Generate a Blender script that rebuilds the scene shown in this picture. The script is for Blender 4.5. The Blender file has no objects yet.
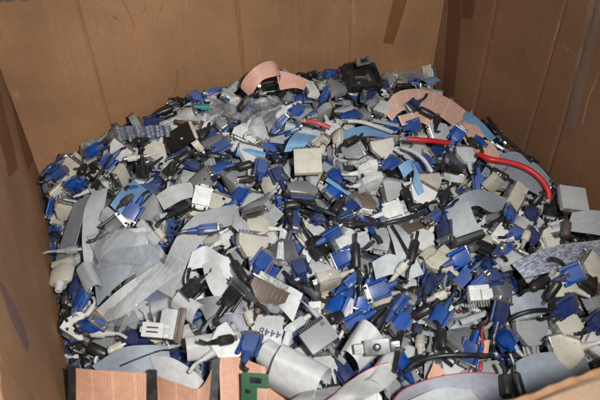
import bpy, bmesh, math, random
import numpy as np
from mathutils import Vector, Matrix

R = math.radians
rnd = random.Random(11)
C = bpy.context.scene.collection
sc = bpy.context.scene

# ------------------------------------------------------------------ camera frame
H = 1.00                     # lens height above the level of the heap at the walls
F_PX, TH = 680.0, R(45)      # focal length in pixels of the 600 px wide photo, downward pitch
PHI = R(20.1)                  # turn of the box against the view
CT, ST = math.cos(TH), math.sin(TH)
EB = Vector((math.cos(PHI), math.sin(PHI)))      # along the back panel, rightwards
ED = Vector((math.sin(PHI), -math.cos(PHI)))     # from the back panel towards the front
BW, BD = 0.978 * H, 1.0 * H                    # inside width and depth of the box
CR = Vector((0.336 * H, 1.451 * H))
CL = CR - EB * BW
SPLAY = math.tan(R(10.5))                        # the right side of the box has bulged outwards
ER = Vector((math.sin(PHI + R(10.5)), -math.cos(PHI + R(10.5))))   # along the right side panel
def AM(b): return BW + max(b, 0) * SPLAY
RIM = 0.376 * H
FLOOR = -0.62

def ray(u, v):
    x, y = (u - 300) / F_PX, (200 - v) / F_PX
    return Vector((x, CT + y * ST, -ST + y * CT))

def project(p):
    q = Vector(p) - Vector((0, 0, H))
    d = q.y * CT - q.z * ST
    up = q.y * ST + q.z * CT
    if d < 1e-4: return (-9999, -9999)
    return (300 + F_PX * q.x / d, 200 - F_PX * up / d)

def to_ab(x, y):
    p = Vector((x, y)) - CL
    return p.dot(EB), p.dot(ED)

def from_ab(a, b):
    p = CL + EB * a + ED * b
    return p.x, p.y

def heap(x, y):
    a, b = to_ab(x, y)
    s = max(0.0, math.sin(math.pi * min(max(a / AM(b), 0), 1)))
    s = s ** 0.9
    fb = 1 / (1 + math.exp((b - 0.58) / 0.15))
    skew = 1.0 - 0.12 * (a / BW - 0.45)
    return 0.128 * s * fb * skew + 0.006 * math.sin(17 * a + 1) * math.sin(13 * b)

def on_heap(u, v, h=0.0, fn=None):
    """Point where the line of sight of a photo pixel meets the heap surface raised by h."""
    fn = fn or heap
    d = ray(u, v)
    z = h
    for _ in range(9):
        t = (H - z) / -d.z
        x, y = d.x * t, d.y * t
        z = 0.5 * z + 0.5 * (fn(x, y) + h)
    t = (H - z) / -d.z
    return Vector((d.x * t, d.y * t, H + d.z * t))

def on_plane(u, v, origin, normal):
    d = ray(u, v); o = Vector((0, 0, H))
    t = (Vector(origin) - o).dot(normal) / d.dot(normal)
    return o + d * t

# ------------------------------------------------------------------ materials
def nt(name):
    m = bpy.data.materials.new(name); m.use_nodes = True
    n = m.node_tree; n.nodes.clear()
    out = n.nodes.new('ShaderNodeOutputMaterial')
    return m, n, out

def N(n, t, **kw):
    x = n.nodes.new(t)
    for k, v in kw.items(): setattr(x, k, v)
    return x

def ramp(n, src, stops):
    r = N(n, 'ShaderNodeValToRGB')
    el = r.color_ramp.elements
    while len(el) < len(stops): el.new(0.5)
    for e, (p, c) in zip(el, stops):
        e.position = p; e.color = (*c, 1) if len(c) == 3 else c
    n.links.new(src, r.inputs[0])
    return r.outputs[0]

def mixc(n, fac, a, b, mode='MIX'):
    m = N(n, 'ShaderNodeMix', data_type='RGBA', blend_type=mode)
    for inp, v in ((m.inputs[0], fac), (m.inputs[6], a), (m.inputs[7], b)):
        if hasattr(v, 'links') or hasattr(v, 'is_linked'): n.links.new(v, inp)
        elif isinstance(v, (int, float)): inp.default_value = v
        else: inp.default_value = (*v, 1)
    return m.outputs[2]

def math_(n, op, a, b=None, c=None):
    m = N(n, 'ShaderNodeMath', operation=op)
    for i, v in enumerate((a, b, c)):
        if v is None: continue
        if isinstance(v, (int, float)): m.inputs[i].default_value = v
        else: n.links.new(v, m.inputs[i])
    return m.outputs[0]

MATS = {}
def plastic(name, col, rough=0.42, var=0.28, dirt=0.35, bump=0.12):
    if name in MATS: return MATS[name]
    m, n, out = nt(name)
    p = N(n, 'ShaderNodeBsdfPrincipled')
    n.links.new(p.outputs[0], out.inputs[0])
    oi = N(n, 'ShaderNodeObjectInfo')
    tc = N(n, 'ShaderNodeTexCoord')
    mp = N(n, 'ShaderNodeVectorMath', operation='ADD')
    n.links.new(tc.outputs['Object'], mp.inputs[0])
    n.links.new(oi.outputs['Location'], mp.inputs[1])
    no = N(n, 'ShaderNodeTexNoise'); no.inputs['Scale'].default_value = 70; no.inputs['Detail'].default_value = 5
    n.links.new(mp.outputs[0], no.inputs['Vector'])
    hsv = N(n, 'ShaderNodeHueSaturation')
    hsv.inputs['Color'].default_value = (*col, 1)
    v = math_(n, 'MULTIPLY_ADD', oi.outputs['Random'], var * 2, 1 - var)
    n.links.new(v, hsv.inputs['Value'])
    s2 = math_(n, 'FRACT', math_(n, 'MULTIPLY', oi.outputs['Random'], 7.3))
    n.links.new(math_(n, 'MULTIPLY_ADD', s2, 0.3, 0.8), hsv.inputs['Saturation'])
    df = ramp(n, no.outputs['Fac'], [(0.47, (0, 0, 0)), (0.72, (dirt,) * 3)])
    grime = tuple(0.35 * c + 0.65 * g for c, g in zip(col, (0.13, 0.115, 0.095)))
    n.links.new(mixc(n, df, hsv.outputs[0], grime), p.inputs['Base Color'])
    n.links.new(math_(n, 'MULTIPLY_ADD', no.outputs['Fac'], 0.35, rough - 0.15), p.inputs['Roughness'])
    n2 = N(n, 'ShaderNodeTexNoise'); n2.inputs['Scale'].default_value = 420; n2.inputs['Detail'].default_value = 3
    n.links.new(mp.outputs[0], n2.inputs['Vector'])
    bp = N(n, 'ShaderNodeBump'); bp.inputs['Strength'].default_value = bump; bp.inputs['Distance'].default_value = 0.001
    n.links.new(n2.outputs['Fac'], bp.inputs['Height'])
    n.links.new(bp.outputs[0], p.inputs['Normal'])
    MATS[name] = m
    return m

def metal(name, col, rough=0.3):
    if name in MATS: return MATS[name]
    m, n, out = nt(name)
    p = N(n, 'ShaderNodeBsdfPrincipled'); n.links.new(p.outputs[0], out.inputs[0])
    p.inputs['Metallic'].default_value = 0.9
    tc = N(n, 'ShaderNodeTexCoord')
    no = N(n, 'ShaderNodeTexNoise'); no.inputs['Scale'].default_value = 160; no.inputs['Detail'].default_value = 4
    n.links.new(tc.outputs['Object'], no.inputs['Vector'])
    n.links.new(ramp(n, no.outputs['Fac'], [(0.35, tuple(c * 0.62 for c in col)), (0.65, col)]), p.inputs['Base Color'])
    n.links.new(math_(n, 'MULTIPLY_ADD', no.outputs['Fac'], 0.3, rough - 0.1), p.inputs['Roughness'])
    MATS[name] = m
    return m

COL = {
    'blue': (0.021, 0.073, 0.285), 'navy': (0.018, 0.036, 0.125), 'black': (0.014, 0.014, 0.015),
    'cream': (0.52, 0.485, 0.40), 'pale grey': (0.50, 0.515, 0.505), 'grey': (0.25, 0.26, 0.265),
    'dark grey': (0.055, 0.06, 0.068), 'white': (0.68, 0.68, 0.655), 'teal': (0.03, 0.25, 0.28),
    'brown': (0.10, 0.065, 0.045), 'red': (0.50, 0.012, 0.018), 'green': (0.012, 0.12, 0.05),
}
def PM(c):
    return plastic(c + ' plastic', COL[c], var=0.1 if c in ('white', 'red') else 0.17 if c == 'pale grey' else 0.2 if c == 'cream' else 0.30,
                   rough=0.36 if c in ('blue', 'navy', 'black') else 0.45)
STEEL = metal('nickel shell', (0.52, 0.515, 0.49), 0.32)
BRASS = metal('tarnished brass', (0.42, 0.30, 0.17), 0.38)
DARK = plastic('dark socket', (0.01, 0.01, 0.012))

def ribbon_mat(name, col, edge=None, pitch=2.5, sheen=0.42, kind='plain', dash=0.75):
    m, n, out = nt(name)
    p = N(n, 'ShaderNodeBsdfPrincipled'); n.links.new(p.outputs[0], out.inputs[0])
    uv = N(n, 'ShaderNodeUVMap'); uv.uv_map = 'UVMap'
    sp = N(n, 'ShaderNodeSeparateXYZ'); n.links.new(uv.outputs[0], sp.inputs[0])
    u, v = (sp.outputs[0], sp.outputs[1]) if kind != 'peach' else (sp.outputs[1], sp.outputs[0])
    wave = math_(n, 'ABSOLUTE', math_(n, 'SINE', math_(n, 'MULTIPLY', u, math.pi / pitch)))
    no = N(n, 'ShaderNodeTexNoise'); no.inputs['Scale'].default_value = 0.09; no.inputs['Detail'].default_value = 6
    n.links.new(uv.outputs[0], no.inputs['Vector'])
    groove = ramp(n, wave, [(0.0, (0.38,) * 3), (0.30, (1, 1, 1))])
    base = mixc(n, ramp(n, no.outputs['Fac'], [(0.42, (0, 0, 0)), (0.75, (0.5,) * 3)]), col, tuple(c * 0.62 for c in col))
    base = mixc(n, 0.6, base, mixc(n, 1.0, base, groove, 'MULTIPLY'))
    if kind == 'peach':
        k = math_(n, 'FLOOR', math_(n, 'DIVIDE', u, 4.2))
        off = math_(n, 'MULTIPLY', math_(n, 'FRACT', math_(n, 'MULTIPLY', k, 0.618)), 9.0)
        dash = math_(n, 'FRACT', math_(n, 'DIVIDE', math_(n, 'ADD', v, off), 3.1))
        band = math_(n, 'FRACT', math_(n, 'DIVIDE', u, 4.2))
        wv = math_(n, 'ABSOLUTE', math_(n, 'SUBTRACT', dash, band))
        d1 = ramp(n, wv, [(0.0, (1, 1, 1)), (0.2, (1, 1, 1)), (0.38, (0, 0, 0))])
        edgeu = ramp(n, math_(n, 'FRACT', math_(n, 'DIVIDE', u, 34.0)), [(0.0, (0, 0, 0)), (0.10, (0, 0, 0)), (0.13, (1, 1, 1))])
        base = mixc(n, math_(n, 'MULTIPLY', math_(n, 'MULTIPLY', d1, edgeu), dash), base, (0.42, 0.15, 0.075))
    if kind == 'pink':
        st = ramp(n, math_(n, 'FRACT', math_(n, 'DIVIDE', u, 3.8)), [(0.0, (0, 0, 0)), (0.5, (0, 0, 0)), (0.7, (0.35,) * 3)])
        base = mixc(n, st, base, (0.60, 0.25, 0.19))
    if edge:
        e = math_(n, 'LESS_THAN', u, 1.5)
        base = mixc(n, e, base, edge)
    n.links.new(base, p.inputs['Base Color'])
    p.inputs['Roughness'].default_value = sheen
    bp = N(n, 'ShaderNodeBump'); bp.inputs['Strength'].default_value = 0.55; bp.inputs['Distance'].default_value = 0.0006
    n.links.new(wave, bp.inputs['Height']); n.links.new(bp.outputs[0], p.inputs['Normal'])
    if kind == 'foil':
        p.inputs['Metallic'].default_value = 0.3
        vo = N(n, 'ShaderNodeTexVoronoi'); vo.inputs['Scale'].default_value = 0.36
        mv = N(n, 'ShaderNodeMapping'); mv.inputs['Scale'].default_value = (1.3, .45, 1); mv.inputs['Rotation'].default_value = (0, 0, .5)
        n.links.new(uv.outputs[0], mv.inputs[0]); n.links.new(mv.outputs[0], vo.inputs['Vector'])
        sx_ = N(n, 'ShaderNodeSeparateXYZ'); n.links.new(vo.outputs['Color'], sx_.inputs[0])
        n.links.new(ramp(n, sx_.outputs[0], [(0.1, (0.19, 0.205, 0.265)), (0.5, (0.36, 0.39, 0.47)), (0.95, (0.55, 0.58, 0.66))]), p.inputs['Base Color'])
        b2 = N(n, 'ShaderNodeBump'); b2.inputs['Strength'].default_value = 0.8; b2.inputs['Distance'].default_value = 0.003
        n.links.new(sx_.outputs[1], b2.inputs['Height']); n.links.new(b2.outputs[0], p.inputs['Normal'])
    return m

RM = {
    'white': ribbon_mat('white ribbon', (0.58, 0.585, 0.58)),
    'whitered': ribbon_mat('white ribbon red edge', (0.60, 0.60, 0.585), (0.55, 0.03, 0.06)),
    'grey': ribbon_mat('grey ribbon', (0.36, 0.365, 0.37)),
    'greyred': ribbon_mat('grey ribbon red edge', (0.34, 0.345, 0.40), (0.35, 0.03, 0.05)),
    'bluegrey': ribbon_mat('blue grey ribbon', (0.30, 0.34, 0.385)),
    'pale': ribbon_mat('pale ribbon', (0.47, 0.50, 0.51)),
    'dark': ribbon_mat('dark ribbon', (0.10, 0.11, 0.125)),
    'blue': ribbon_mat('light blue ribbon', (0.17, 0.33, 0.53)),
    'peach': ribbon_mat('peach twisted ribbon', (0.78, 0.45, 0.31), kind='peach'),
    'pale peach': ribbon_mat('pale peach ribbon', (0.76, 0.52, 0.42), kind='peach', dash=0.28),
    'pink': ribbon_mat('pink ribbon', (0.66, 0.385, 0.30), kind='pink'),
    'foil': ribbon_mat('foil ribbon', (0.62, 0.65, 0.72), kind='foil', sheen=0.46),
}

def cardboard(name, base, scale=1.0):
    m, n, out = nt(name)
    p = N(n, 'ShaderNodeBsdfPrincipled'); n.links.new(p.outputs[0], out.inputs[0])
    tc = N(n, 'ShaderNodeTexCoord')
    n1 = N(n, 'ShaderNodeTexNoise'); n1.inputs['Scale'].default_value = 5; n1.inputs['Detail'].default_value = 8; n1.inputs['Roughness'].default_value = 0.62
    n2 = N(n, 'ShaderNodeTexNoise'); n2.inputs['Scale'].default_value = 260; n2.inputs['Detail'].default_value = 3
    n3 = N(n, 'ShaderNodeTexNoise'); n3.inputs['Scale'].default_value = 1.0; n3.inputs['Detail'].default_value = 5
    mp = N(n, 'ShaderNodeMapping'); mp.inputs['Scale'].default_value = (150, 150, 2.5)
    n.links.new(tc.outputs['Object'], mp.inputs[0])
    n.links.new(tc.outputs['Object'], n1.inputs['Vector']); n.links.new(tc.outputs['Object'], n2.inputs['Vector'])
    n.links.new(mp.outputs[0], n3.inputs['Vector'])
    b = mixc(n, ramp(n, n1.outputs['Fac'], [(0.3, (0, 0, 0)), (0.7, (1, 1, 1))]), tuple(c * 0.72 for c in base), tuple(c * 1.16 for c in base))
    b = mixc(n, ramp(n, n2.outputs['Fac'], [(0.35, (0, 0, 0)), (0.72, (0.35,) * 3)]), b, tuple(c * 0.55 for c in base))
    b = mixc(n, ramp(n, n3.outputs['Fac'], [(0.5, (0, 0, 0)), (0.8, (0.2,) * 3)]), b, tuple(min(1, c * 1.35) for c in base))
    # scuffs: short pale scratches
    n4 = N(n, 'ShaderNodeTexNoise'); n4.inputs['Scale'].default_value = 1.0; n4.inputs['Detail'].default_value = 4
    m4 = N(n, 'ShaderNodeMapping'); m4.inputs['Scale'].default_value = (34, 34, 7); m4.inputs['Rotation'].default_value = (0.5, 0.35, 0.3)
    n.links.new(tc.outputs['Object'], m4.inputs[0]); n.links.new(m4.outputs[0], n4.inputs['Vector'])
    b = mixc(n, ramp(n, n4.outputs['Fac'], [(0.69, (0, 0, 0)), (0.76, (0.4,) * 3)]), b, (0.42, 0.33, 0.24))
    n.links.new(b, p.inputs['Base Color'])
    p.inputs['Roughness'].default_value = 0.72
    p.inputs['Specular IOR Level'].default_value = 0.3
    bp = N(n, 'ShaderNodeBump'); bp.inputs['Strength'].default_value = 0.32; bp.inputs['Distance'].default_value = 0.002
    n.links.new(math_(n, 'ADD', n3.outputs['Fac'], n1.outputs['Fac']), bp.inputs['Height']); n.links.new(bp.outputs[0], p.inputs['Normal'])
    return m

CARD = cardboard('kraft cardboard', (0.345, 0.184, 0.091))
TAPE = cardboard('paper tape', (0.215, 0.090, 0.036))
TORN = cardboard('torn cardboard', (0.31, 0.205, 0.13))
TAPE_DARK = cardboard('dark paper tape', (0.135, 0.058, 0.027))
MARK = cardboard('pencil mark', (0.225, 0.118, 0.06))
RUBBED = cardboard('rubbed cardboard', (0.20, 0.125, 0.085))
SCUFF = cardboard('purple scuff', (0.20, 0.115, 0.095))
SCRATCH = cardboard('scratched cardboard', (0.30, 0.215, 0.15))
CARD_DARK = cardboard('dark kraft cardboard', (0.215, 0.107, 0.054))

# ------------------------------------------------------------------ mesh helpers (mm, turned to metres on finishing)
def finish(bm, name, mat, scale=0.001, angle=38):
    bmesh.ops.recalc_face_normals(bm, faces=bm.faces)
    me = bpy.data.meshes.new(name)
    for v in bm.verts: v.co *= scale
    bm.to_mesh(me); bm.free()
    for p in me.polygons: p.use_smooth = True
    me.set_sharp_from_angle(angle=R(angle))
    me.materials.append(mat)
    return me

def bx(bm, x0, x1, y0, y1, z0, z1, bev=0.0):
    r = bmesh.ops.create_cube(bm, size=1)
    vs = r['verts']
    bmesh.ops.scale(bm, verts=vs, vec=(x1 - x0, y1 - y0, z1 - z0))
    bmesh.ops.translate(bm, verts=vs, vec=((x0 + x1) / 2, (y0 + y1) / 2, (z0 + z1) / 2))
    if bev:
        es = list({e for v in vs for e in v.link_edges})
        bmesh.ops.bevel(bm, geom=es, offset=bev, segments=2, affect='EDGES', profile=0.6)

def prism(bm, pts, z0, z1, axis='z', bev=0.0):
    """outline pts extruded along an axis; axis z: pts are (x,y); axis x: pts are (y,z)."""
    def co(p, t): return (p[0], p[1], t) if axis == 'z' else (t, p[0], p[1])
    a = [bm.verts.new(co(p, z0)) for p in pts]; b = [bm.verts.new(co(p, z1)) for p in pts]
    fs = [bm.faces.new(a), bm.faces.new(b[::-1])]
    k = len(pts)
    for i in range(k): fs.append(bm.faces.new((a[i], b[i], b[(i + 1) % k], a[(i + 1) % k])))
    if bev:
        es = list({e for f in fs for e in f.edges})
        bmesh.ops.bevel(bm, geom=es, offset=bev, segments=2, affect='EDGES', profile=0.6)

def lathe(bm, prof, y=0, z=0, n=14, caps=True, squash=1.0):
    rings = []
    for x, r in prof:
        rings.append([bm.verts.new((x, y + r * math.cos(2 * math.pi * i / n), z + squash * r * math.sin(2 * math.pi * i / n))) for i in range(n)])
    for A, B in zip(rings, rings[1:]):
        for i in range(n): bm.faces.new((A[i], A[(i + 1) % n], B[(i + 1) % n], B[i]))
    if caps: bm.faces.new(rings[0][::-1]); bm.faces.new(rings[-1])

def tube(bm, pts, r, n=8, taper=None):
    pts = [Vector(p) for p in pts]
    rings = []; up = Vector((0.13, 0.2, 1)).normalized()
    for i, p in enumerate(pts):
        t = (pts[min(i + 1, len(pts) - 1)] - pts[max(i - 1, 0)])
        if t.length < 1e-9: t = Vector((1, 0, 0))
        t.normalize()
        s = t.cross(up)
        if s.length < 1e-3: s = t.cross(Vector((1, 0, 0)))
        s.normalize(); w = s.cross(t)
        rr = r if taper is None else r * taper[i]
        rings.append([bm.verts.new(p + (s * math.cos(2 * math.pi * k / n) + w * math.sin(2 * math.pi * k / n)) * rr) for k in range(n)])
    for A, B in zip(rings, rings[1:]):
        for i in range(n): bm.faces.new((A[i], A[(i + 1) % n], B[(i + 1) % n], B[i]))
    bm.faces.new(rings[0][::-1]); bm.faces.new(rings[-1])

def spline(P, per=8):
    P = [Vector(p) for p in P]
    if len(P) == 2: return [P[0].lerp(P[1], i / per) for i in range(per + 1)]
    out = []
    for i in range(len(P) - 1):
        p0, p1, p2, p3 = P[max(i - 1, 0)], P[i], P[i + 1], P[min(i + 2, len(P) - 1)]
        for k in range(per):
            t = k / per
            out.append(0.5 * ((2 * p1) + (p2 - p0) * t + (2 * p0 - 5 * p1 + 4 * p2 - p3) * t * t + (3 * p1 - p0 - 3 * p2 + p3) * t ** 3))
    out.append(P[-1])
    return out

def dshape(w, h, k=0.86, c=1.2):
    a, b = w / 2, w / 2 * k
    return [(-b + c, -h / 2), (b - c, -h / 2), (b, -h / 2 + c), (a, h / 2 - c), (a - c, h / 2), (-a + c, h / 2), (-a, h / 2 - c), (-b, -h / 2 + c)]

def dshell(bm, x0, x1, w, h, t=0.7):
    o, i = dshape(w, h), dshape(w - 2 * t, h - 2 * t)
    V = lambda P, x: [bm.verts.new((x, y, z)) for y, z in P]
    a, b, c, d = V(o, x0), V(o, x1), V(i, x1), V(i, x0 + 0.6)
    k = len(o)
    for A, B in ((a, b), (b, c), (c, d)):
        for j in range(k): bm.faces.new((A[j], A[(j + 1) % k], B[(j + 1) % k], B[j]))

def ribs(x0, x1, r0, r1, n=5):
    out = []
    for i in range(n):
        t0, t1 = i / n, (i + 0.62) / n
        ra = r0 + (r1 - r0) * t0
        xa, xb = x0 + (x1 - x0) * t0, x0 + (x1 - x0) * t1
        out += [(xa, ra), (xb, ra), (xb + (x1 - x0) * 0.02, ra * 0.8), (x0 + (x1 - x0) * (i + 0.98) / n, ra * 0.8)]
    return out

STUBS = [[(0, 0, 0), (-9, 0, 0), (-18, 3, 1), (-26, 9, 0)],
         [(0, 0, 0), (-7, 0, 0), (-13, -5, -1), (-15, -14, -3)],
         [(0, 0, 0), (-12, 1, 0), (-26, -1, 2), (-42, -7, -1)]]
def stub(x, r, var, mat, scale=1.0):
    bm = bmesh.new()
    tube(bm, spline([(x + a * scale, b * scale, c) for a, b, c in STUBS[var]], 5), r, 8)
    return finish(bm, 'cable_stub', mat)

# ------------------------------------------------------------------ prototypes: (parts, size L W T, x range)
PROTO = {}
def proto(kind, colour, var):
    key = (kind, colour, var)
    if key not in PROTO: PROTO[key] = BUILD[kind](colour, var)
    return PROTO[key]

def dark_of(c): return 'black' if c in ('blue', 'navy', 'black', 'dark grey', 'brown', 'teal') else ('pale grey' if c in ('cream', 'white', 'pale grey') else 'grey')

def dsub(colour, var, w_front, w_rear, L, T, shell_w, insert, screws=True, arms=True):
    parts = []
    mat = PM(colour); half = L / 2
    bm = bmesh.new()
    o = [(half, w_front / 2), (half, -w_front / 2), (half - L * 0.42, -w_front / 2), (-half + L * 0.12, -w_rear / 2 - 1), (-half, -w_rear / 2 + 2),
         (-half, w_rear / 2 - 2), (-half + L * 0.12, w_rear / 2 + 1), (half - L * 0.42, w_front / 2)]
    if screws and w_front < 40:      # thumbscrews run in side channels
        o = [(half, w_front / 2 - 5.6), (half, -w_front / 2 + 5.6), (-half + L * 0.25, -w_front / 2 + 5.6), (-half, -w_rear / 2), (-half, w_rear / 2), (-half + L * 0.25, w_front / 2 - 5.6)]
    prism(bm, o, -T / 2, T / 2, 'z', 1.6)
    if w_front >= 40:                # raised panel and seam
        bx(bm, -half * 0.5, half * 0.62, -w_rear * 0.42, w_rear * 0.42, T / 2 - 0.4, T / 2 + 0.5, 0.3)
        bx(bm, -half * 0.5, half * 0.62, -w_rear * 0.42, w_rear * 0.42, -T / 2 - 0.5, -T / 2 + 0.4, 0.3)
        for sz in (-1, 1):           # grip ridges across the shoulders, and the clamp screws' bosses
            for i in range(5):
                for sy in (-1, 1):
                    y = sy * (w_front * 0.30 + i * 1.9)
                    bx(bm, half * 0.25, half * 0.9, y - .55, y + .55, sz * T / 2 - .5, sz * T / 2 + .55, .15)
            for sy in (-1, 1):
                ring = [(-half * .62 + 2.0 * math.cos(q * math.pi / 5), sy * w_rear * .33 + 2.0 * math.sin(q * math.pi / 5)) for q in range(10)]
                prism(bm, ring, sz * T / 2 - .4, sz * (T / 2 + .6)) if sz > 0 else prism(bm, ring, sz * (T / 2 + .6), sz * T / 2 + .4)
        bx(bm, -half + 2, half, -w_front / 2 + .2, w_front / 2 - .2, -.35, .35) if False else None
    else:
        for i in range(4):
            x = -half * 0.55 + i * 3.2
            bx(bm, x, x + 1.5, -w_front * 0.22, w_front * 0.22, T / 2 - 0.5, T / 2 + 0.55, 0.2)
            bx(bm, x, x + 1.5, -w_front * 0.22, w_front * 0.22, -T / 2 - 0.55, -T / 2 + 0.5, 0.2)
    parts.append(('hood', finish(bm, 'hood', mat), None))
    bm = bmesh.new()
    bx(bm, half - 0.5, half + 2.4, -w_front / 2, w_front / 2, -T / 2 + 0.6, T / 2 - 0.6, 0.6)
    for s in (-1, 1): lathe(bm, [(half + 2, 2.5), (half + 4.4, 2.5)], y=s * (shell_w / 2 + 4.2), n=6)
    dshell(bm, half + 2, half + 8, shell_w, 8.6)
    parts.append(('metal_shell', finish(bm, 'metal_shell', STEEL), None))
    bm = bmesh.new()
    prism(bm, dshape(shell_w - 1.6, 7.0), half + 2.2, half + 5.6, 'x')
    parts.append(('pin_block', finish(bm, 'pin_block', PM(insert)), 1))
    if screws:
        for s in (-1, 1):
            bm = bmesh.new(); y = s * (w_front / 2 - 3.0) if w_front < 40 else s * (w_front / 2 - 4.2)
            x0 = -half if w_front < 40 else -half * 0.05
            rr = 3.0
            lathe(bm, [(x0 - 3, rr * 0.8), (x0 - 2.2, rr), (x0 + 2, rr), (x0 + 2.2, rr * 0.86), (x0 + 3.2, rr * 0.86), (x0 + 3.4, rr), (x0 + 7, rr), (x0 + 7.2, rr * 0.8), (half + 0.5, rr * 0.8)], y=y, n=10)
            tip = bmesh.new()
            parts.append(('thumbscrew', finish(bm, 'thumbscrew', mat), None))
            lathe(tip, [(half + 2.2, 1.5), (half + 8.5, 1.4), (half + 9.2, 0.9)], y=y, n=8)
            parts.append(('screw_tip', finish(tip, 'screw_tip', STEEL), len(parts) - 1))
    bm = bmesh.new()
    r0 = min(T / 2 - 0.8, 6.2)
    lathe(bm, ribs(-half + 0.5, -half - 17, r0, r0 * 0.62, 5) + [(-half - 18, r0 * 0.5)], n=12)
    parts.append(('strain_relief', finish(bm, 'strain_relief', mat), None))
    cm = PM(dark_of(colour))
    parts.append(('cable_stub', stub(-half - 17, 2.9, var % 3, cm, 0.62), None))
    return parts, (L + 20, w_front, T), -8

def b_vga(c, v):
    ins = {'blue': 'blue', 'navy': 'blue', 'black': 'black'}.get(c, 'blue')
    return dsub(c, v, 32, 15, 30, 14.5, 18, ins)
def b_par(c, v):
    return dsub(c, v, 53, 27, 38, 15.5, 39, {'black': 'black', 'cream': 'white'}.get(c, 'dark grey'), screws=(v % 2 == 0))

def b_adapter(c, v):
    parts = []; mat = PM(c)
    W, L, T = (54, 30, 15) if v % 2 == 0 else (33, 34, 15)
    sw = W - 15
    bm = bmesh.new()
    bx(bm, -L / 2, L / 2, -W / 2, W / 2, -T / 2, T / 2, 1.5)
    for s in (-1, 1):
        bx(bm, -L * 0.32, L * 0.18, -W * 0.36, W * 0.36, s * T / 2 - 0.5, s * T / 2 + 0.5, 0.3)
        for i in range(3): bx(bm, L * .22 + i * 1.6, L * .22 + i * 1.6 + .8, -W * .4, W * .4, s * T / 2 - .4, s * T / 2 + .55, .15)
    bx(bm, L / 2 - 3, L / 2 + 0.8, -W / 2 - 0.8, W / 2 + 0.8, -T / 2 - 0.5, T / 2 + 0.5, 0.5)
    parts.append(('body', finish(bm, 'body', mat), None))
    for s in (-1, 1):
        bm = bmesh.new()
        x = s * (L / 2 + 0.7)
        a, b = sorted((x, x + s * 1.2)); bx(bm, a, b, -W / 2 + 1.5, W / 2 - 1.5, -T / 2 + 1.4, T / 2 - 1.4, 0.3)
        dshell(bm, x + s * 1, x + s * 6.5, sw, 8.6)
        for q in (-1, 1): lathe(bm, [(x + s * 1, 2.5), (x + s * 5.5, 2.5)], y=q * (sw / 2 + 4), n=6)
        parts.append(('face_plate', finish(bm, 'face_plate', STEEL), None))
        bm = bmesh.new(); prism(bm, dshape(sw - 1.6, 7), min(x + s, x + s * 4.5), max(x + s, x + s * 4.5), 'x')
        parts.append(('pin_block', finish(bm, 'pin_block', PM('blue' if v % 3 == 0 else 'dark grey')), len(parts) - 1))
    return parts, (L + 10, W, T), 0

def b_dvi(c, v):
    parts = []; mat = PM(c); L, W, T = 36, 39, 14
    bm = bmesh.new()
    prism(bm, [(18, 13), (18, -13), (-10, -13), (-18, -8), (-18, 8), (-10, 13)], -T / 2, T / 2, 'z', 1.8)
    bx(bm, 14.5, 19, -W / 2, W / 2, -T / 2 - 0.4, T / 2 + 0.4, 1)
    for s in (-1, 1): bx(bm, -4, 10, -8, 8, s * T / 2 - 0.4, s * T / 2 + 0.6, 0.3)
    parts.append(('hood', finish(bm, 'hood', mat), None))
    bm = bmesh.new(); dshell(bm, 18.6, 27, 25, 9.5, 0.8)
    parts.append(('metal_shell', finish(bm, 'metal_shell', STEEL), None))
    bm = bmesh.new(); bx(bm, 19, 25.5, -11, 11, -3.4, 3.4, 0.4)
    parts.append(('pin_block', finish(bm, 'pin_block', PM('white')), 1))
    for s in (-1, 1):
        bm = bmesh.new(); lathe(bm, [(-14, 2.6), (-13, 3.3), (-5, 3.3), (-4.5, 2.4), (15, 2.4)], y=s * 16.2, n=10)
        parts.append(('thumbscrew', finish(bm, 'thumbscrew', mat), None))
    bm = bmesh.new(); lathe(bm, ribs(-17.5, -36, 6.0, 4.2, 5), n=12)
    parts.append(('strain_relief', finish(bm, 'strain_relief', mat), None))
    parts.append(('cable_stub', stub(-35, 3.5, v % 3, PM(dark_of(c)), 0.8), None))
    return parts, (L + 16, W, T), -6

def b_cent(c, v):
    parts = []; mat = PM(c); W, T = 66, 17
    bm = bmesh.new()
    prism(bm, [(9, 30), (9, -30), (-6, -30), (-22, -12), (-22, 12), (-6, 30)], -T / 2, T / 2, 'z', 1.6)
    for i in range(7):
        y = -21 + 7 * i
        bx(bm, -9, 8, y - 1.3, y + 1.3, T / 2 - 0.5, T / 2 + 0.7, 0.25)
    parts.append(('hood', finish(bm, 'hood', mat), None))
    bm = bmesh.new()
    bx(bm, 8.6, 10.6, -W / 2, W / 2, -T / 2 + 1, T / 2 - 1, 0.4)
    dshell(bm, 10.2, 19, 51, 11.5, 1.0)
    for s in (-1, 1): lathe(bm, [(10.4, 2.4), (12, 2.4)], y=s * 29.4, n=8)
    parts.append(('metal_shell', finish(bm, 'metal_shell', BRASS if v % 2 else STEEL), None))
    bm = bmesh.new()
    bx(bm, 10.5, 17.5, -23.5, 23.5, 1.4, 3.9, 0.3); bx(bm, 10.5, 17.5, -23.5, 23.5, -3.9, -1.4, 0.3)
    parts.append(('contact_block', finish(bm, 'contact_block', PM('blue' if v % 3 == 2 else 'dark grey')), 1))
    bm = bmesh.new(); lathe(bm, ribs(-21, -38, 6.4, 4.4, 4), n=12)
    parts.append(('strain_relief', finish(bm, 'strain_relief', mat), None))
    parts.append(('cable_stub', stub(-37, 3.4, v % 3, PM(dark_of(c)), .6), None))
    return parts, (52, 62, 17), -4

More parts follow.
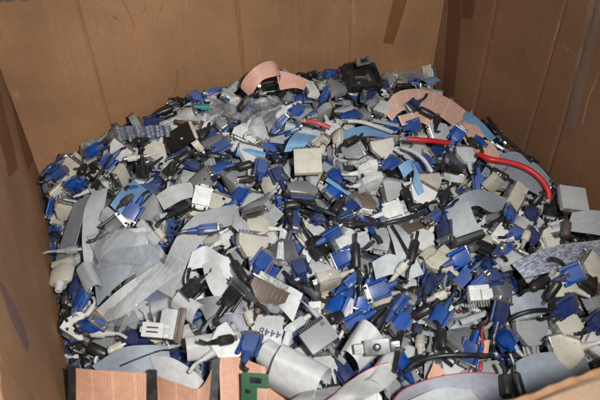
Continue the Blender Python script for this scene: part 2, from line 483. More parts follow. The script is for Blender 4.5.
def b_ferrite(c, v):
    parts = []; mat = PM(c); L = (32, 38, 27)[v % 3]; r = (8.2, 7.4, 8.8)[v % 3]
    bm = bmesh.new()
    lathe(bm, [(-L / 2 - 3, 3.6), (-L / 2 - 1.5, r * 0.72), (-L / 2, r * 0.93), (-L / 2 + 1.4, r), (L / 2 - 1.4, r), (L / 2, r * 0.93), (L / 2 + 1.5, r * 0.72), (L / 2 + 3, 3.6)], n=18)
    parts.append(('bead', finish(bm, 'bead', mat), None))
    bm = bmesh.new()
    tube(bm, spline([(-L / 2 - 28, 9 * (1 - v), 3 - 2 * v), (-L / 2 - 14, 2, 1), (-L / 2 - 3, 0, 0), (0, 0, 0), (L / 2 + 3, 0, 0), (L / 2 + 10, -1 + v, 0), (L / 2 + 19, -7 + 6 * v, -2)], 4), 2.9, 8)
    parts.append(('cable', finish(bm, 'cable', PM('black' if c != 'grey' else 'grey')), None))
    return parts, (L + 8, 2 * r, 2 * r), 0

def b_din(c, v):
    parts = []; mat = PM(c)
    bm = bmesh.new()
    lathe(bm, [(-11, 5.2), (-9.5, 7.2), (-4, 7.6), (-3.7, 7.0), (-2.4, 7.0), (-2, 7.6), (6, 7.6), (9.5, 7.0), (10, 6.4)], n=16, squash=0.92)
    bx(bm, -6, 7, -2.2, 2.2, 6.2, 7.6, 0.5)
    parts.append(('grip', finish(bm, 'grip', mat), None))
    bm = bmesh.new(); lathe(bm, [(9.8, 4.7), (17, 4.7), (17, 4.1), (11.5, 4.1)], n=16, caps=False)
    bm2 = bmesh.new(); lathe(bm2, [(11.2, 4.2), (12.6, 4.2)], n=12)
    parts.append(('metal_collar', finish(bm, 'metal_collar', STEEL), None))
    parts.append(('pin_block', finish(bm2, 'pin_block', PM('dark grey')), 1))
    bm = bmesh.new(); lathe(bm, ribs(-10.6, -26, 4.9, 3.1, 5), n=12)
    parts.append(('strain_relief', finish(bm, 'strain_relief', mat), None))
    parts.append(('cable_stub', stub(-25, 2.3, v % 3, PM(dark_of(c)), .7), None))
    return parts, (40, 15.2, 14), -4

def flat_strip(bm, path, w, t=0.9, uv=None):
    """path of (x,z) bends swept over the width w; returns nothing, adds UVs in mm"""
    P = spline([(x, 0, z) for x, z in path], 6)
    top, bot = [], []
    for i, p in enumerate(P):
        tg = (P[min(i + 1, len(P) - 1)] - P[max(i - 1, 0)]).normalized()
        nn = Vector((-tg.z, 0, tg.x)) * (t / 2)
        top.append([bm.verts.new((p.x + nn.x, y, p.z + nn.z)) for y in (-w / 2, w / 2)])
        bot.append([bm.verts.new((p.x - nn.x, y, p.z - nn.z)) for y in (-w / 2, w / 2)])
    lay = bm.loops.layers.uv.get('UVMap') or bm.loops.layers.uv.new('UVMap'); s = 0
    for i in range(len(P) - 1):
        ds = (P[i + 1] - P[i]).length
        for A, B, flip in ((top[i], top[i + 1], False), (bot[i], bot[i + 1], True)):
            f = bm.faces.new((A[0], B[0], B[1], A[1]))
            for l, q in zip(f.loops, ((0, s), (0, s + ds), (w, s + ds), (w, s))): l[lay].uv = q
        for k in (0, 1):
            f = bm.faces.new((top[i][k], top[i + 1][k], bot[i + 1][k], bot[i][k]))
            for l in f.loops: l[lay].uv = (0.2 + k * w, s)
        s += ds
    for k in (0, -1): bm.faces.new((top[k][0], top[k][1], bot[k][1], bot[k][0]))

RPATHS = [[(-5, 0), (-16, 1), (-32, 9), (-50, 6), (-64, -3)], [(-5, 0), (-14, 3), (-22, 14), (-18, 26), (-8, 27)],
          [(-5, 0), (-22, 2), (-44, -3), (-72, 3)]]
def b_idc(c, v):
    parts = []; W = (52, 66, 34)[v % 3]
    bm = bmesh.new()
    bx(bm, -5, 4, -W / 2, W / 2, -4.5, 3, 0.6)
    bx(bm, -4.4, 3.4, -W / 2 + 2, W / 2 - 2, 3.2, 6.2, 0.5)
    for s in (-1, 1): bx(bm, -4, 3, s * W / 2 - 1.2, s * W / 2 + 1.2, -3, 7, 0.5)
    parts.append(('header', finish(bm, 'header', PM('black' if c != 'blue' else 'navy')), None))
    bm = bmesh.new()
    for i in range(int(W / 4)): bx(bm, 3.9, 4.6, -W / 2 + 3 + i * 4, -W / 2 + 4.6 + i * 4, -2.8, -1.2)
    parts.append(('contacts', finish(bm, 'contacts', STEEL), 0))
    bm = bmesh.new(); flat_strip(bm, RPATHS[v % 3], W - 4)
    parts.append(('ribbon', finish(bm, 'ribbon', RM[{'grey': 'grey', 'white': 'white', 'blue': 'blue', 'pale grey': 'pale', 'dark grey': 'bluegrey'}[c]], angle=60), None))
    return parts, (50, W, 12), -22

def b_molex(c, v):
    parts = []; mat = PM(c)
    bm = bmesh.new()
    prism(bm, [(-10, -5), (-10, 5), (10, 5), (10, 2.5), (11, 2.5), (11, -5)], -5, 5, 'z', 0.7) if False else bx(bm, -9, 9, -11, 11, -4.6, 4.6, 0.9)
    bx(bm, -9.6, -4, -12, 12, -5.2, 5.2, 0.8)
    for i in range(4): lathe(bm, [(8.5, 2.2), (13, 2.2)], y=-7.5 + i * 5, n=10)
    parts.append(('housing', finish(bm, 'housing', mat), None))
    for i, wc in enumerate(('red', 'black', 'black', 'cream')):
        bm = bmesh.new(); y = -7.5 + 5 * i
        tube(bm, spline([(-9, y, 0), (-16, y * 0.8, 1), (-28, y * 0.5 + 4 * (v - 1), 3), (-40, y * 0.4 + 9 * (v - 1), -1)], 4), 1.0, 6)
        parts.append(('wire', finish(bm, 'wire', PM(wc)), None))
    return parts, (34, 22, 10), -6

def b_bnc(c, v):
    parts = []
    bm = bmesh.new(); lathe(bm, [(-10, 3.4), (-4, 3.4), (-3.6, 6.8), (-1, 7.2), (8, 7.2), (8.4, 6.2), (14, 6.2), (14, 5.2), (9, 5.2)], n=16, caps=False)
    lathe(bm, [(7.6, 5.1), (8.8, 5.1)], n=12)
    parts.append(('metal_barrel', finish(bm, 'metal_barrel', STEEL), None))
    bm = bmesh.new(); lathe(bm, ribs(-9, -24, 4.6, 3.4, 5), n=12)
    parts.append(('boot', finish(bm, 'boot', PM('black')), None))
    parts.append(('cable_stub', stub(-23, 2.5, v % 3, PM('black')), None))
    return parts, (34, 14.4, 14.4), -4

def b_cable(c, v):
    bm = bmesh.new()
    P = ([(-48, -6, 0), (-25, 8, 3), (0, 2, 5), (24, -9, 2), (46, 4, 0)], [(-34, 10, 0), (-22, -14, 4), (6, -18, 7), (24, 2, 5), (8, 20, 3), (-14, 14, 4)],
         [(-50, 6, -1), (-18, 4, 4), (16, -4, 5), (52, -2, -2)])[v % 3]
    tube(bm, spline(P, 7), 3.0, 8)
    return [('jacket', finish(bm, 'jacket', PM(c)), None)], (80, 24, 6), 0

def b_scrap(c, v):
    bm = bmesh.new()
    W = (46, 34, 24)[v % 3]
    path = ([(-38, 0), (-15, 5), (10, 9), (34, 3)], [(-28, -2), (-6, 8), (16, 15), (28, 7), (22, -4)], [(-46, 2), (-12, -2), (18, 6), (50, 2)])[v % 3]
    flat_strip(bm, path, W)
    return [('strip', finish(bm, 'strip', RM[c], angle=60), None)], (66, W, 8), 0

BUILD = {'vga_plug': b_vga, 'parallel_plug': b_par, 'plug_adapter': b_adapter, 'dvi_plug': b_dvi, 'printer_plug': b_cent, 'ferrite_cable': b_ferrite,
         'round_plug': b_din, 'ribbon_connector': b_idc, 'power_plug': b_molex, 'coaxial_plug': b_bnc, 'cable_offcut': b_cable, 'ribbon_scrap': b_scrap}
NOUN = {'vga_plug': ('VGA plug', 'vga plug', 'loose VGA plugs'), 'parallel_plug': ('wide D-shaped plug', 'plug', 'wide D-shaped plugs'),
        'plug_adapter': ('block adapter', 'adapter', 'block plug adapters'), 'dvi_plug': ('DVI plug', 'plug', 'DVI plugs'),
        'printer_plug': ('printer plug', 'plug', 'wide printer plugs'), 'ferrite_cable': ('cable stub with fat cylinder', 'cable', 'cable stubs with ferrite cylinders'),
        'round_plug': ('slim round plug', 'plug', 'small round plugs'), 'ribbon_connector': ('ribbon end with black header', 'ribbon cable', 'ribbon cable ends with headers'),
        'power_plug': ('power plug with four wires', 'plug', 'four-wire power plugs'), 'coaxial_plug': ('metal coaxial plug', 'plug', 'metal coaxial plugs'),
        'cable_offcut': ('cable offcut', 'cable', 'short cable offcuts'), 'ribbon_scrap': ('ribbon scrap', 'ribbon cable', 'ribbon cable scraps')}

# ------------------------------------------------------------------ height map of the heap, in box coordinates
CELL = 0.003
NA, NB = int(AM(BD) / CELL), int(BD / CELL)
HM = np.zeros((NA, NB)); S0 = np.zeros((NA, NB))
for i in range(NA):
    for j in range(NB):
        S0[i, j] = heap(*from_ab((i + .5) * CELL, (j + .5) * CELL))
HM[:] = S0 - 0.040

def hm(x, y):
    a, b = to_ab(x, y)
    return HM[min(max(int(a / CELL), 0), NA - 1), min(max(int(b / CELL), 0), NB - 1)]

ITEMS = []       # every loose thing: dict(root, kind, colour, note)
def instance(kind, colour, var, M):
    parts, _, _ = proto(kind, colour, var)
    if len(parts) == 1:
        root = bpy.data.objects.new(kind, parts[0][1]); C.objects.link(root)
        root.matrix_world = M
        return root
    root = bpy.data.objects.new(kind, None); root.empty_display_size = 0.01
    C.objects.link(root); root.matrix_world = M
    made = []
    for name, me, par in parts:
        o = bpy.data.objects.new(name, me); C.objects.link(o)
        o.parent = root if par is None else made[par]
        made.append(o)
    return root

def settle(kind, colour, var, x, y, head, roll=0.0, lift=0.0, pix=None, commit=True, maxslope=0.6, pct=70, note=None, GS=.92):
    parts, (L, W, T), cx = proto(kind, colour, var)
    L, W, T, cx = L * GS / 1000, W * GS / 1000, T * GS / 1000, cx * GS
    if abs(math.sin(roll)) > 0.7: W, T = T, W
    for it in range(3):
        hx = Vector((math.cos(head), math.sin(head))); hy = Vector((-hx.y, hx.x))
        pts, hs = [], []
        for p in np.linspace(-.45, .45, 6):
            for q in np.linspace(-.45, .45, 4):
                c = Vector((x, y)) + hx * (p * L + cx / 1000) + hy * (q * W)
                pts.append((p * L + cx / 1000, q * W, 1)); hs.append(hm(c.x, c.y))
        A = np.array(pts); hs = np.array(hs)
        sol = np.linalg.lstsq(A, hs, rcond=None)[0]
        g = math.hypot(sol[0], sol[1])
        if g > maxslope: sol[0] *= maxslope / g; sol[1] *= maxslope / g
        off = np.percentile(hs - A[:, :2] @ sol[:2], pct)
        nrm = Vector((0, 0, 1)) - Vector((hx.x, hx.y, 0)) * sol[0] - Vector((hy.x, hy.y, 0)) * sol[1]
        nrm.normalize()
        z = off + T / 2 / max(nrm.z, .5) + lift
        if pix is None: break
        d = ray(*pix); t = (H - z) / -d.z
        x, y = d.x * t, d.y * t
        a, b = to_ab(x, y)
        m = 0.016
        if not (m < a < AM(b) - m and m < b < BD - m):
            x, y = from_ab(min(max(a, m), AM(b) - m), min(max(b, m), BD - m))
    X = Vector((hx.x, hx.y, 0)); X = (X - nrm * X.dot(nrm)).normalized(); Y = nrm.cross(X)
    M = Matrix(((X.x, Y.x, nrm.x, x), (X.y, Y.y, nrm.y, y), (X.z, Y.z, nrm.z, z), (0, 0, 0, 1)))
    M = M @ Matrix.Rotation(rnd.gauss(0, .17), 4, 'Y') @ Matrix.Rotation(roll, 4, 'X')
    # keep the whole footprint inside the cardboard
    pts = [Vector((px, py)) for px in (-L / 2 + cx / 1000 - .01, L / 2 + cx / 1000 + .004) for py in (-W / 2, W / 2)]
    sh = Vector((0, 0))
    abs_ = [to_ab(*(Vector((x, y)) + hx * p.x + hy * p.y)) for p in pts]
    la, ha, lb, hb = min(p[0] for p in abs_), max(p[0] - AM(p[1]) for p in abs_) + BW, min(p[1] for p in abs_), max(p[1] for p in abs_)
    if la < .003: sh += EB * (.003 - la)
    if ha > BW - .003: sh -= EB * (ha - BW + .003)
    if lb < .003: sh += ED * (.003 - lb)
    if hb > BD - .003: sh -= ED * (hb - BD + .003)
    M.translation.x += sh.x; M.translation.y += sh.y; x += sh.x; y += sh.y
    if commit:
        for p in np.arange(-.5, .5001, CELL * 0.8 / L):
            for q in np.arange(-.5, .5001, CELL * 0.8 / W):
                c = Vector((x, y)) + hx * (p * L + cx / 1000) + hy * (q * W)
                a, b = to_ab(c.x, c.y); i, j = int(a / CELL), int(b / CELL)
                if 0 <= i < NA and 0 <= j < NB:
                    zz = off + sol[0] * (p * L + cx / 1000) + sol[1] * q * W + T * (0.92 if max(abs(p), abs(q)) < .42 else .6) + lift
                    if zz > HM[i, j]: HM[i, j] = zz
    root = instance(kind, colour, var, M @ Matrix.Scale(GS, 4))
    ITEMS.append(dict(root=root, kind=kind, colour=colour, roll=roll, var=var, note=note))
    return root

# ------------------------------------------------------------------ the box
def prop(o, label=None, cat=None, group=None, kind=None):
    for k, v in (('label', label), ('category', cat), ('group', group), ('kind', kind)):
        if v: o[k] = v
    return o

def obj(name, me, parent=None):
    o = bpy.data.objects.new(name, me); C.objects.link(o)
    if parent is not None: o.parent = parent
    return o

box = bpy.data.objects.new('cardboard_box', None); C.objects.link(box)
box.location = (*((CL + CR) / 2 + ED * BD / 2), FLOOR)
prop(box, 'large worn open brown cardboard box filled with loose plugs and cables', 'box')
def W3(a, b, z): return Vector((*from_ab(a, b), z))
INV = Matrix.Translation(box.location).inverted()

WALLS = {}
def wall(name, p0, p1, inward, creases=(), mat=None, key='', z0=FLOOR + .004, z1=RIM, ext0=0.0, ext1=0.0):
    """a sheet from plan point p0 to p1; creases: (position s along top, s along level z=0, width, depth)"""
    bm = bmesh.new(); nS, nZ = 440, 40
    p0, p1 = Vector(p0), Vector(p1); Lw = (p1 - p0).length
    grid = {}
    r2 = random.Random(key)
    ph = [r2.uniform(0, 6) for _ in range(6)]
    def off(s, z):
        o = 0.0022 * math.sin(s * 9 + ph[0] + z * 5) + 0.0010 * math.sin(s * 31 + ph[1] - z * 9) + .0012 * math.sin(z * 17 + ph[4] + s * 4)
        for ct, cb, w, dpt in creases:
            q = (s - cb - (ct - cb) * (z / RIM)) / w
            o -= dpt * math.exp(-q * q)
        return o
    def at(s, z, l=0.0):
        c = p0 + (p1 - p0) * (s / Lw) + inward * (off(s, z) + l)
        return Vector((c.x, c.y, z))
    WALLS[key] = at
    for k, o in ((0, 0.0), (1, -0.007)):
        for i in range(nS + 1):
            for j in range(nZ + 1):
                s = i / nS * (Lw + ext0 + ext1) - ext0; z = z0 + (z1 - z0) * j / nZ
                c = at(s, z, o); 
                if j == nZ: c.z += 0.002 * math.sin(s * 90 + ph[2]) + 0.0015 * math.sin(s * 233 + ph[3])
                grid[k, i, j] = bm.verts.new(INV @ c)
    for k in (0, 1):
        for i in range(nS):
            for j in range(nZ):
                bm.faces.new((grid[k, i, j], grid[k, i + 1, j], grid[k, i + 1, j + 1], grid[k, i, j + 1]))
    for i in range(nS):
        for j in (0, nZ): bm.faces.new((grid[0, i, j], grid[0, i + 1, j], grid[1, i + 1, j], grid[1, i, j]))
    for j in range(nZ):
        for i in (0, nS): bm.faces.new((grid[0, i, j], grid[0, i, j + 1], grid[1, i, j + 1], grid[1, i, j]))
    return obj(name, finish(bm, name, mat or CARD, 1.0), box)

nBack = Vector((ED.x, ED.y)); nLeft = Vector((EB.x, EB.y)); nRight = Vector((ER.y, -ER.x)); nFront = -nBack
def back_s(u, v):
    p = on_plane(u, v, W3(0, 0, 0), Vector((*ED, 0))); return to_ab(p.x, p.y)[0], p.z
def right_s(u, v):
    p = on_plane(u, v, W3(BW, 0, 0), Vector((*nRight, 0))); return (Vector((p.x, p.y)) - CR).dot(ER), p.z
def left_s(u, v):
    p = on_plane(u, v, W3(0, 0, 0), Vector((*EB, 0))); return to_ab(p.x, p.y)[1], p.z
def cr(fn, top, bot, w, d):
    (s0, z0), (s1, z1) = fn(*top), fn(*bot)
    k = (s0 - s1) / (z0 - z1) if abs(z0 - z1) > 1e-6 else 0
    return (s1 + k * (RIM - z1), s1 + k * (0 - z1), w, d)
wall('back_panel', CL, CR, nBack, [cr(back_s, (76, 0), (110, 125), .003, .0045), cr(back_s, (237, 0), (245, 78), .0035, .006), cr(back_s, (283, 0), (286, 70), .006, .0015),
                                   cr(back_s, (353, 0), (352, 65), .0035, .004), cr(back_s, (187, 0), (190, 85), .01, .0015)], key='b')
wall('side_panel', CL + ED * .0, CL + ED * BD, nLeft, [], key='l', ext0=.007)
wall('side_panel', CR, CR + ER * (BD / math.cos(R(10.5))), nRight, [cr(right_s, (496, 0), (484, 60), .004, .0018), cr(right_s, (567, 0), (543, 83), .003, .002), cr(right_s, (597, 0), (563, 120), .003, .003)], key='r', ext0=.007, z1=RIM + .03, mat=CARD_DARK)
wall('front_panel', CL + ED * BD, CL + ED * BD + EB * AM(BD), nFront, [], key='f')
# outward folded flap on the front panel's rim
bm = bmesh.new()
fp = []
for i in range(61):
    a = AM(BD) * i / 60
    row = []
    for k, (db, dz) in enumerate([(.0075, -.001), (.014, .004), (.03, -.001), (.06, -.022), (.11, -.07), (.2, -.17)]):
        z = RIM + dz + 0.003 * math.sin(a * 37 + k)
        row.append([bm.verts.new(INV @ W3(a, BD + db, z)), bm.verts.new(INV @ W3(a, BD + db - .003, z - .006))])
    fp.append(row)
for i in range(60):
    for k in range(5):
        for q in (0, 1): bm.faces.new((fp[i][k][q], fp[i + 1][k][q], fp[i + 1][k + 1][q], fp[i][k + 1][q]))
    for k in (0, 5): bm.faces.new((fp[i][k][0], fp[i + 1][k][0], fp[i + 1][k][1], fp[i][k][1]))
for i in (0, 60):
    for k in range(5): bm.faces.new((fp[i][k][0], fp[i][k + 1][0], fp[i][k + 1][1], fp[i][k][1]))
obj('flap', finish(bm, 'flap', TORN, 1.0), box)
bm = bmesh.new()
bx(bm, 0, 1, 0, 1, 0, 1)
for v in bm.verts: v.co = INV @ W3(v.co.x * AM(v.co.y * BD), v.co.y * BD, FLOOR + 0.002 + .006 * v.co.z)
obj('bottom_panel', finish(bm, 'bottom_panel', CARD, 1.0), box)

def patch(name, left, right, fn, side, mat, lift=.0007, rough=0.0):
    """a strip lying on a panel and following its waves; its two long edges are given where the photo shows them"""
    r2 = random.Random(str(left)); K = 40; nw = 5
    Ls, Rs = spline([(*p, 0) for p in left], K // (len(left) - 1)), spline([(*p, 0) for p in right], K // (len(right) - 1))
    bm = bmesh.new(); rows = []
    k = min(len(Ls), len(Rs)); at = WALLS[side]
    jl = jr = 0
    for i in range(k):
        jl = .6 * jl + r2.uniform(-rough, rough); jr = .6 * jr + r2.uniform(-rough, rough)
        if i in (0, k - 1): jl = jr = 0
        row = []
        for j in range(nw + 1):
            q = (Ls[i] + Vector((jl, 0, 0))).lerp(Rs[i] + Vector((jr, 0, 0)), j / nw)
            s_, z = fn(q.x, q.y); z = min(z, RIM + (.027 if side == 'r' else -.003))
            row.append([bm.verts.new(INV @ at(s_, z, lift if 0 < j < nw else lift * .4)), bm.verts.new(INV @ at(s_, z, -.001))])
        rows.append(row)
    for i in range(k - 1):
        for j in range(nw):
            for q in (0, 1): bm.faces.new((rows[i][j][q], rows[i + 1][j][q], rows[i + 1][j + 1][q], rows[i][j + 1][q]))
        for j in (0, nw): bm.faces.new((rows[i][j][0], rows[i + 1][j][0], rows[i + 1][j][1], rows[i][j][1]))
    for i in (0, k - 1):
        for j in range(nw): bm.faces.new((rows[i][j][0], rows[i][j + 1][0], rows[i][j + 1][1], rows[i][j][1]))
    return obj(name, finish(bm, name, mat, 1.0), box)

patch('paper_tape', [(395, -8), (389, 18), (383, 43)], [(409, -8), (401, 20), (393, 44)], back_s, 'b', TAPE)
patch('corner_strip', [(448, -8), (446, 40), (443, 96)], [(461, -8), (459, 40), (455, 96)], right_s, 'r', TAPE_DARK)
patch('paper_tape', [(461.6, -8), (461, 18)], [(475, -8), (472, 19)], right_s, 'r', TAPE_DARK)
patch('corner_strip', [(-8, 34), (10, 100), (27, 172)], [(1, 44), (18, 100), (34, 160)], left_s, 'l', TAPE, lift=.0004)
patch('paper_tape', [(-16, 84), (-4, 130), (10, 178)], [(-6, 70), (6, 120), (17, 168)], left_s, 'l', TAPE, lift=.0004, rough=.4)
patch('worn_strip', [(592, -8), (578, 60), (561, 128)], [(606, -8), (592, 60), (574, 128)], right_s, 'r', RUBBED, rough=.5, lift=.0003)
patch('scuff', [(-4, 282), (6, 310), (18, 340), (25, 352)], [(0, 282), (14, 306), (26, 338), (27, 352)], left_s, 'l', SCUFF, lift=.0002, rough=.7)
def scratch(pts, fn, side, w=.5):
    patch('scratch', [(x - w, y) for x, y in pts], [(x + w, y) for x, y in pts], fn, side, SCRATCH, lift=.0002, rough=.25)
scratch([(560, 22), (557, 31), (554, 40)], right_s, 'r', .3)
scratch([(565, 46), (570, 50), (577, 55)], right_s, 'r', .5)
scratch([(590, 40), (586, 52), (582, 62)], right_s, 'r', .45)
scratch([(489, 34), (490, 44)], right_s, 'r', .35)
scratch([(582, 124), (588, 100), (600, 72)], right_s, 'r', .6)
scratch([(4, 158), (14, 180)], left_s, 'l', .5)
def pen(pts, w=.45): patch('crease_mark', [(x - w, y) for x, y in pts], [(x + w, y) for x, y in pts], back_s, 'b', MARK, lift=.0002, rough=.15)  # creases and scuffs drawn as thin lines darker than the board
pen([(120, -4), (127, 8), (132, 20), (134, 29)])
pen([(164, -4), (161, 8), (157, 18)], .35)
pen([(177, 69), (177, 82), (174, 92)], .5)
pen([(113, 16), (117, 19)], 1.6)
pen([(98, 20), (97, 34)], .25)
pen([(146, 4), (141, 14), (128, 16)], .3)

# ------------------------------------------------------------------ buried mass and surroundings
bm = bmesh.new()
gi, gj = 90, 90
core_v = {}
r2 = random.Random(3)
for i in range(gi + 1):
    for j in range(gj + 1):
        b_ = min(max(BD * j / gj, .001), BD - .001)
        a_ = min(max(AM(b_) * i / gi, .001), AM(b_) - .001)
        x, y = from_ab(a_, b_)
        core_v[i, j] = bm.verts.new((x, y, heap(x, y) - .036 + r2.uniform(-.009, .007)))
for i in range(gi):
    for j in range(gj): bm.faces.new((core_v[i, j], core_v[i + 1, j], core_v[i + 1, j + 1], core_v[i, j + 1]))
m, n, out = nt('buried plugs')
p = N(n, 'ShaderNodeBsdfPrincipled'); n.links.new(p.outputs[0], out.inputs[0])
vo = N(n, 'ShaderNodeTexVoronoi'); vo.inputs['Scale'].default_value = 55
tc = N(n, 'ShaderNodeTexCoord'); n.links.new(tc.outputs['Object'], vo.inputs['Vector'])
sx = N(n, 'ShaderNodeSeparateXYZ'); n.links.new(vo.outputs['Color'], sx.inputs[0])
r_ = ramp(n, sx.outputs[0], [(0, COL['black']), (.3, COL['dark grey']), (.5, COL['navy']), (.65, COL['grey']), (.85, COL['blue'])])
n.links.new(r_, p.inputs['Base Color'])
core = obj('buried_plugs', finish(bm, 'buried_plugs', m, 1.0))
prop(core, 'dark mass of plugs buried beneath the top layer in the box', 'plugs', kind='stuff')

bm = bmesh.new(); bx(bm, -7, 7, -5, 9, FLOOR - .1, FLOOR)
m, n, out = nt('concrete floor')
p = N(n, 'ShaderNodeBsdfPrincipled'); n.links.new(p.outputs[0], out.inputs[0])
no = N(n, 'ShaderNodeTexNoise'); no.inputs['Scale'].default_value = 3; no.inputs['Detail'].default_value = 8
tc = N(n, 'ShaderNodeTexCoord'); n.links.new(tc.outputs['Object'], no.inputs['Vector'])
n.links.new(ramp(n, no.outputs['Fac'], [(.3, (.10, .095, .11)), (.7, (.17, .165, .18))]), p.inputs['Base Color'])
prop(obj('floor', finish(bm, 'floor', m, 1.0)), 'dark concrete floor under the cardboard box', kind='structure')

# ------------------------------------------------------------------ filler: the jumble under the recognisable pieces
KINDS = [('vga_plug', 31, [('blue', 3), ('navy', 3), ('black', 3), ('cream', 2), ('grey', 1.5)]),
         ('parallel_plug', 14, [('cream', 3), ('pale grey', 5), ('grey', 1.8), ('black', .8), ('white', 1.2)]),
         ('plug_adapter', 7, [('cream', 3), ('pale grey', 2), ('grey', 2), ('blue', .6)]),
         ('ferrite_cable', 19, [('black', 6), ('dark grey', 2), ('grey', .5)]),
         ('printer_plug', 6, [('dark grey', 1), ('grey', 2), ('brown', .4), ('pale grey', 2)]),
         ('round_plug', 12, [('cream', 2), ('black', 2), ('pale grey', 2), ('grey', 1)]),
         ('dvi_plug', 5, [('white', 2), ('black', 1.4), ('pale grey', 1)]),
         ('ribbon_connector', 9, [('grey', 3), ('white', 2), ('blue', .7), ('pale grey', 2)]),
         ('power_plug', 3, [('white', 2), ('black', .6)]), ('coaxial_plug', 3, [('black', 1)]),
         ('cable_offcut', 14, [('black', 5), ('grey', 2), ('pale grey', 1)]),
         ('ribbon_scrap', 5, [('grey', 3), ('white', 3), ('bluegrey', 2), ('pale', 2), ('blue', .5)])]
def wpick(lst):
    t = sum(x[1] for x in lst); r = rnd.uniform(0, t)
    for x in lst:
        r -= x[1]
        if r <= 0: return x
    return lst[-1]

def in_view(x, y, m=40):
    u, v = project((x, y, heap(x, y)))
    return -m < u < 600 + m and -m < v < 400 + m

def filler(count, maxslope, pct):
    k = 0
    while k < count:
        best = None
        for _ in range(14):
            b = rnd.uniform(.02, BD - .02); a = rnd.uniform(.02, AM(b) - .02)
            x, y = from_ab(a, b)
            if not in_view(x, y): continue
            i, j = int(a / CELL), int(b / CELL)
            sl = (slice(max(i - 6, 0), i + 7), slice(max(j - 6, 0), j + 7))
            d = float((HM[sl] - S0[sl]).mean())
            if best is None or d < best[0]: best = (d, x, y)
        if best is None: continue
        kd = wpick(KINDS); kind = kd[0]; colour = wpick(kd[2])[0]
        roll = rnd.gauss(0, .22)
        q = rnd.random()
        if q < .18: roll += math.pi / 2 * rnd.choice((-1, 1))
        elif q < .40: roll += math.pi
        if kind in ('ribbon_connector', 'ribbon_scrap', 'cable_offcut'): roll = rnd.gauss(0, .15)
        settle(kind, colour, rnd.randrange(3), best[1], best[2], rnd.uniform(0, 2 * math.pi), roll, maxslope=maxslope, pct=pct)
        k += 1
filler(1080, .85, 50)
N_FILL = len(ITEMS)

# ------------------------------------------------------------------ ribbons and cables laid where the photo shows them
LANDMARKS = []      # (object, phrase)
def hm_local(x, y, r=3):
    a, b = to_ab(x, y); i, j = int(a / CELL), int(b / CELL)
    i, j = min(max(i, 0), NA - 1), min(max(j, 0), NB - 1)
    return float(np.percentile(HM[max(i - r, 0):i + r + 1, max(j - r, 0):j + r + 1], 72))

def ribbon(edges, mat, label, phrase=None, rest=True, t=.0011, nw=8, sag=0.0, group=None, name='ribbon_cable', stamp=True, per=7, note=None):
    """edges: list of ((uL,vL,hL),(uR,vR,hR)): cross sections of a flat cable, heights in mm above the heap"""
    Ls, Rs = [], []
    for l, r in edges:
        for q, lst in ((l, Ls), (r, Rs)):
            p = on_heap(q[0], q[1], q[2] * 1.3 / 1000 + .004)
            if rest:
                for _ in range(2):
                    z = hm_local(p.x, p.y) + .002 if q[2] < 25 else p.z
                    if z > p.z:
                        d = ray(q[0], q[1]); tt = (H - z) / -d.z
                        p = Vector((d.x * tt, d.y * tt, z))
            a, b = to_ab(p.x, p.y)
            p = Vector((*from_ab(min(max(a, .004), AM(b) - .004), min(max(b, .004), BD - .004)), p.z))
            lst.append(p)
    Ls, Rs = spline(Ls, per), spline(Rs, per)
    bm = bmesh.new(); lay = bm.loops.layers.uv.get('UVMap') or bm.loops.layers.uv.new('UVMap')
    top, bot = [], []
    k = len(Ls)
    r3 = random.Random(label); ph = r3.uniform(0, 6)
    for i in range(k):
        rt, rb = [], []
        tg = (Ls[min(i + 1, k - 1)] + Rs[min(i + 1, k - 1)] - Ls[max(i - 1, 0)] - Rs[max(i - 1, 0)]).normalized()
        ac = (Rs[i] - Ls[i]).normalized(); nn = tg.cross(ac)
        if nn.length < 1e-4: nn = Vector((0, 0, 1))
        nn.normalize()
        for j in range(nw + 1):
            s = j / nw
            p = Ls[i].lerp(Rs[i], s) + nn * ((.0007 * math.sin(s * 2.0 + i * .5 + ph)) + sag * math.sin(math.pi * s))
            rt.append(bm.verts.new(p + nn * t / 2)); rb.append(bm.verts.new(p - nn * t / 2))
            a, b = to_ab(p.x, p.y); ii, jj = int(a / CELL), int(b / CELL)
            if stamp and 0 <= ii < NA and 0 <= jj < NB:
                HM[max(ii - 1, 0):ii + 2, max(jj - 1, 0):jj + 2] = np.maximum(HM[max(ii - 1, 0):ii + 2, max(jj - 1, 0):jj + 2], p.z)
        top.append(rt); bot.append(rb)
    s = 0
    for i in range(k - 1):
        ds = ((Ls[i + 1] + Rs[i + 1]) / 2 - (Ls[i] + Rs[i]) / 2).length * 1000
        w = ((Ls[i] - Rs[i]).length + (Ls[i + 1] - Rs[i + 1]).length) * 500
        for j in range(nw):
            for G in (top, bot):
                f = bm.faces.new((G[i][j], G[i + 1][j], G[i + 1][j + 1], G[i][j + 1]))
                for l, q in zip(f.loops, ((w * j / nw, s), (w * j / nw, s + ds), (w * (j + 1) / nw, s + ds), (w * (j + 1) / nw, s))): l[lay].uv = q
        for j in (0, nw):
            f = bm.faces.new((top[i][j], top[i + 1][j], bot[i + 1][j], bot[i][j]))
            for l in f.loops: l[lay].uv = (w * j / nw + .1, s)
        s += ds
    for i in (0, -1):
        for j in range(nw):
            f = bm.faces.new((top[i][j], top[i][j + 1], bot[i][j + 1], bot[i][j]))
            for l in f.loops: l[lay].uv = (w * j / nw + 2, 0)
    o = obj(name, finish(bm, name, RM[mat], 1.0, 70))
    prop(o, label, 'ribbon cable', group or 'ribbon cables on the heap')
    if phrase: LANDMARKS.append((o, phrase))
    return o, Ls, Rs

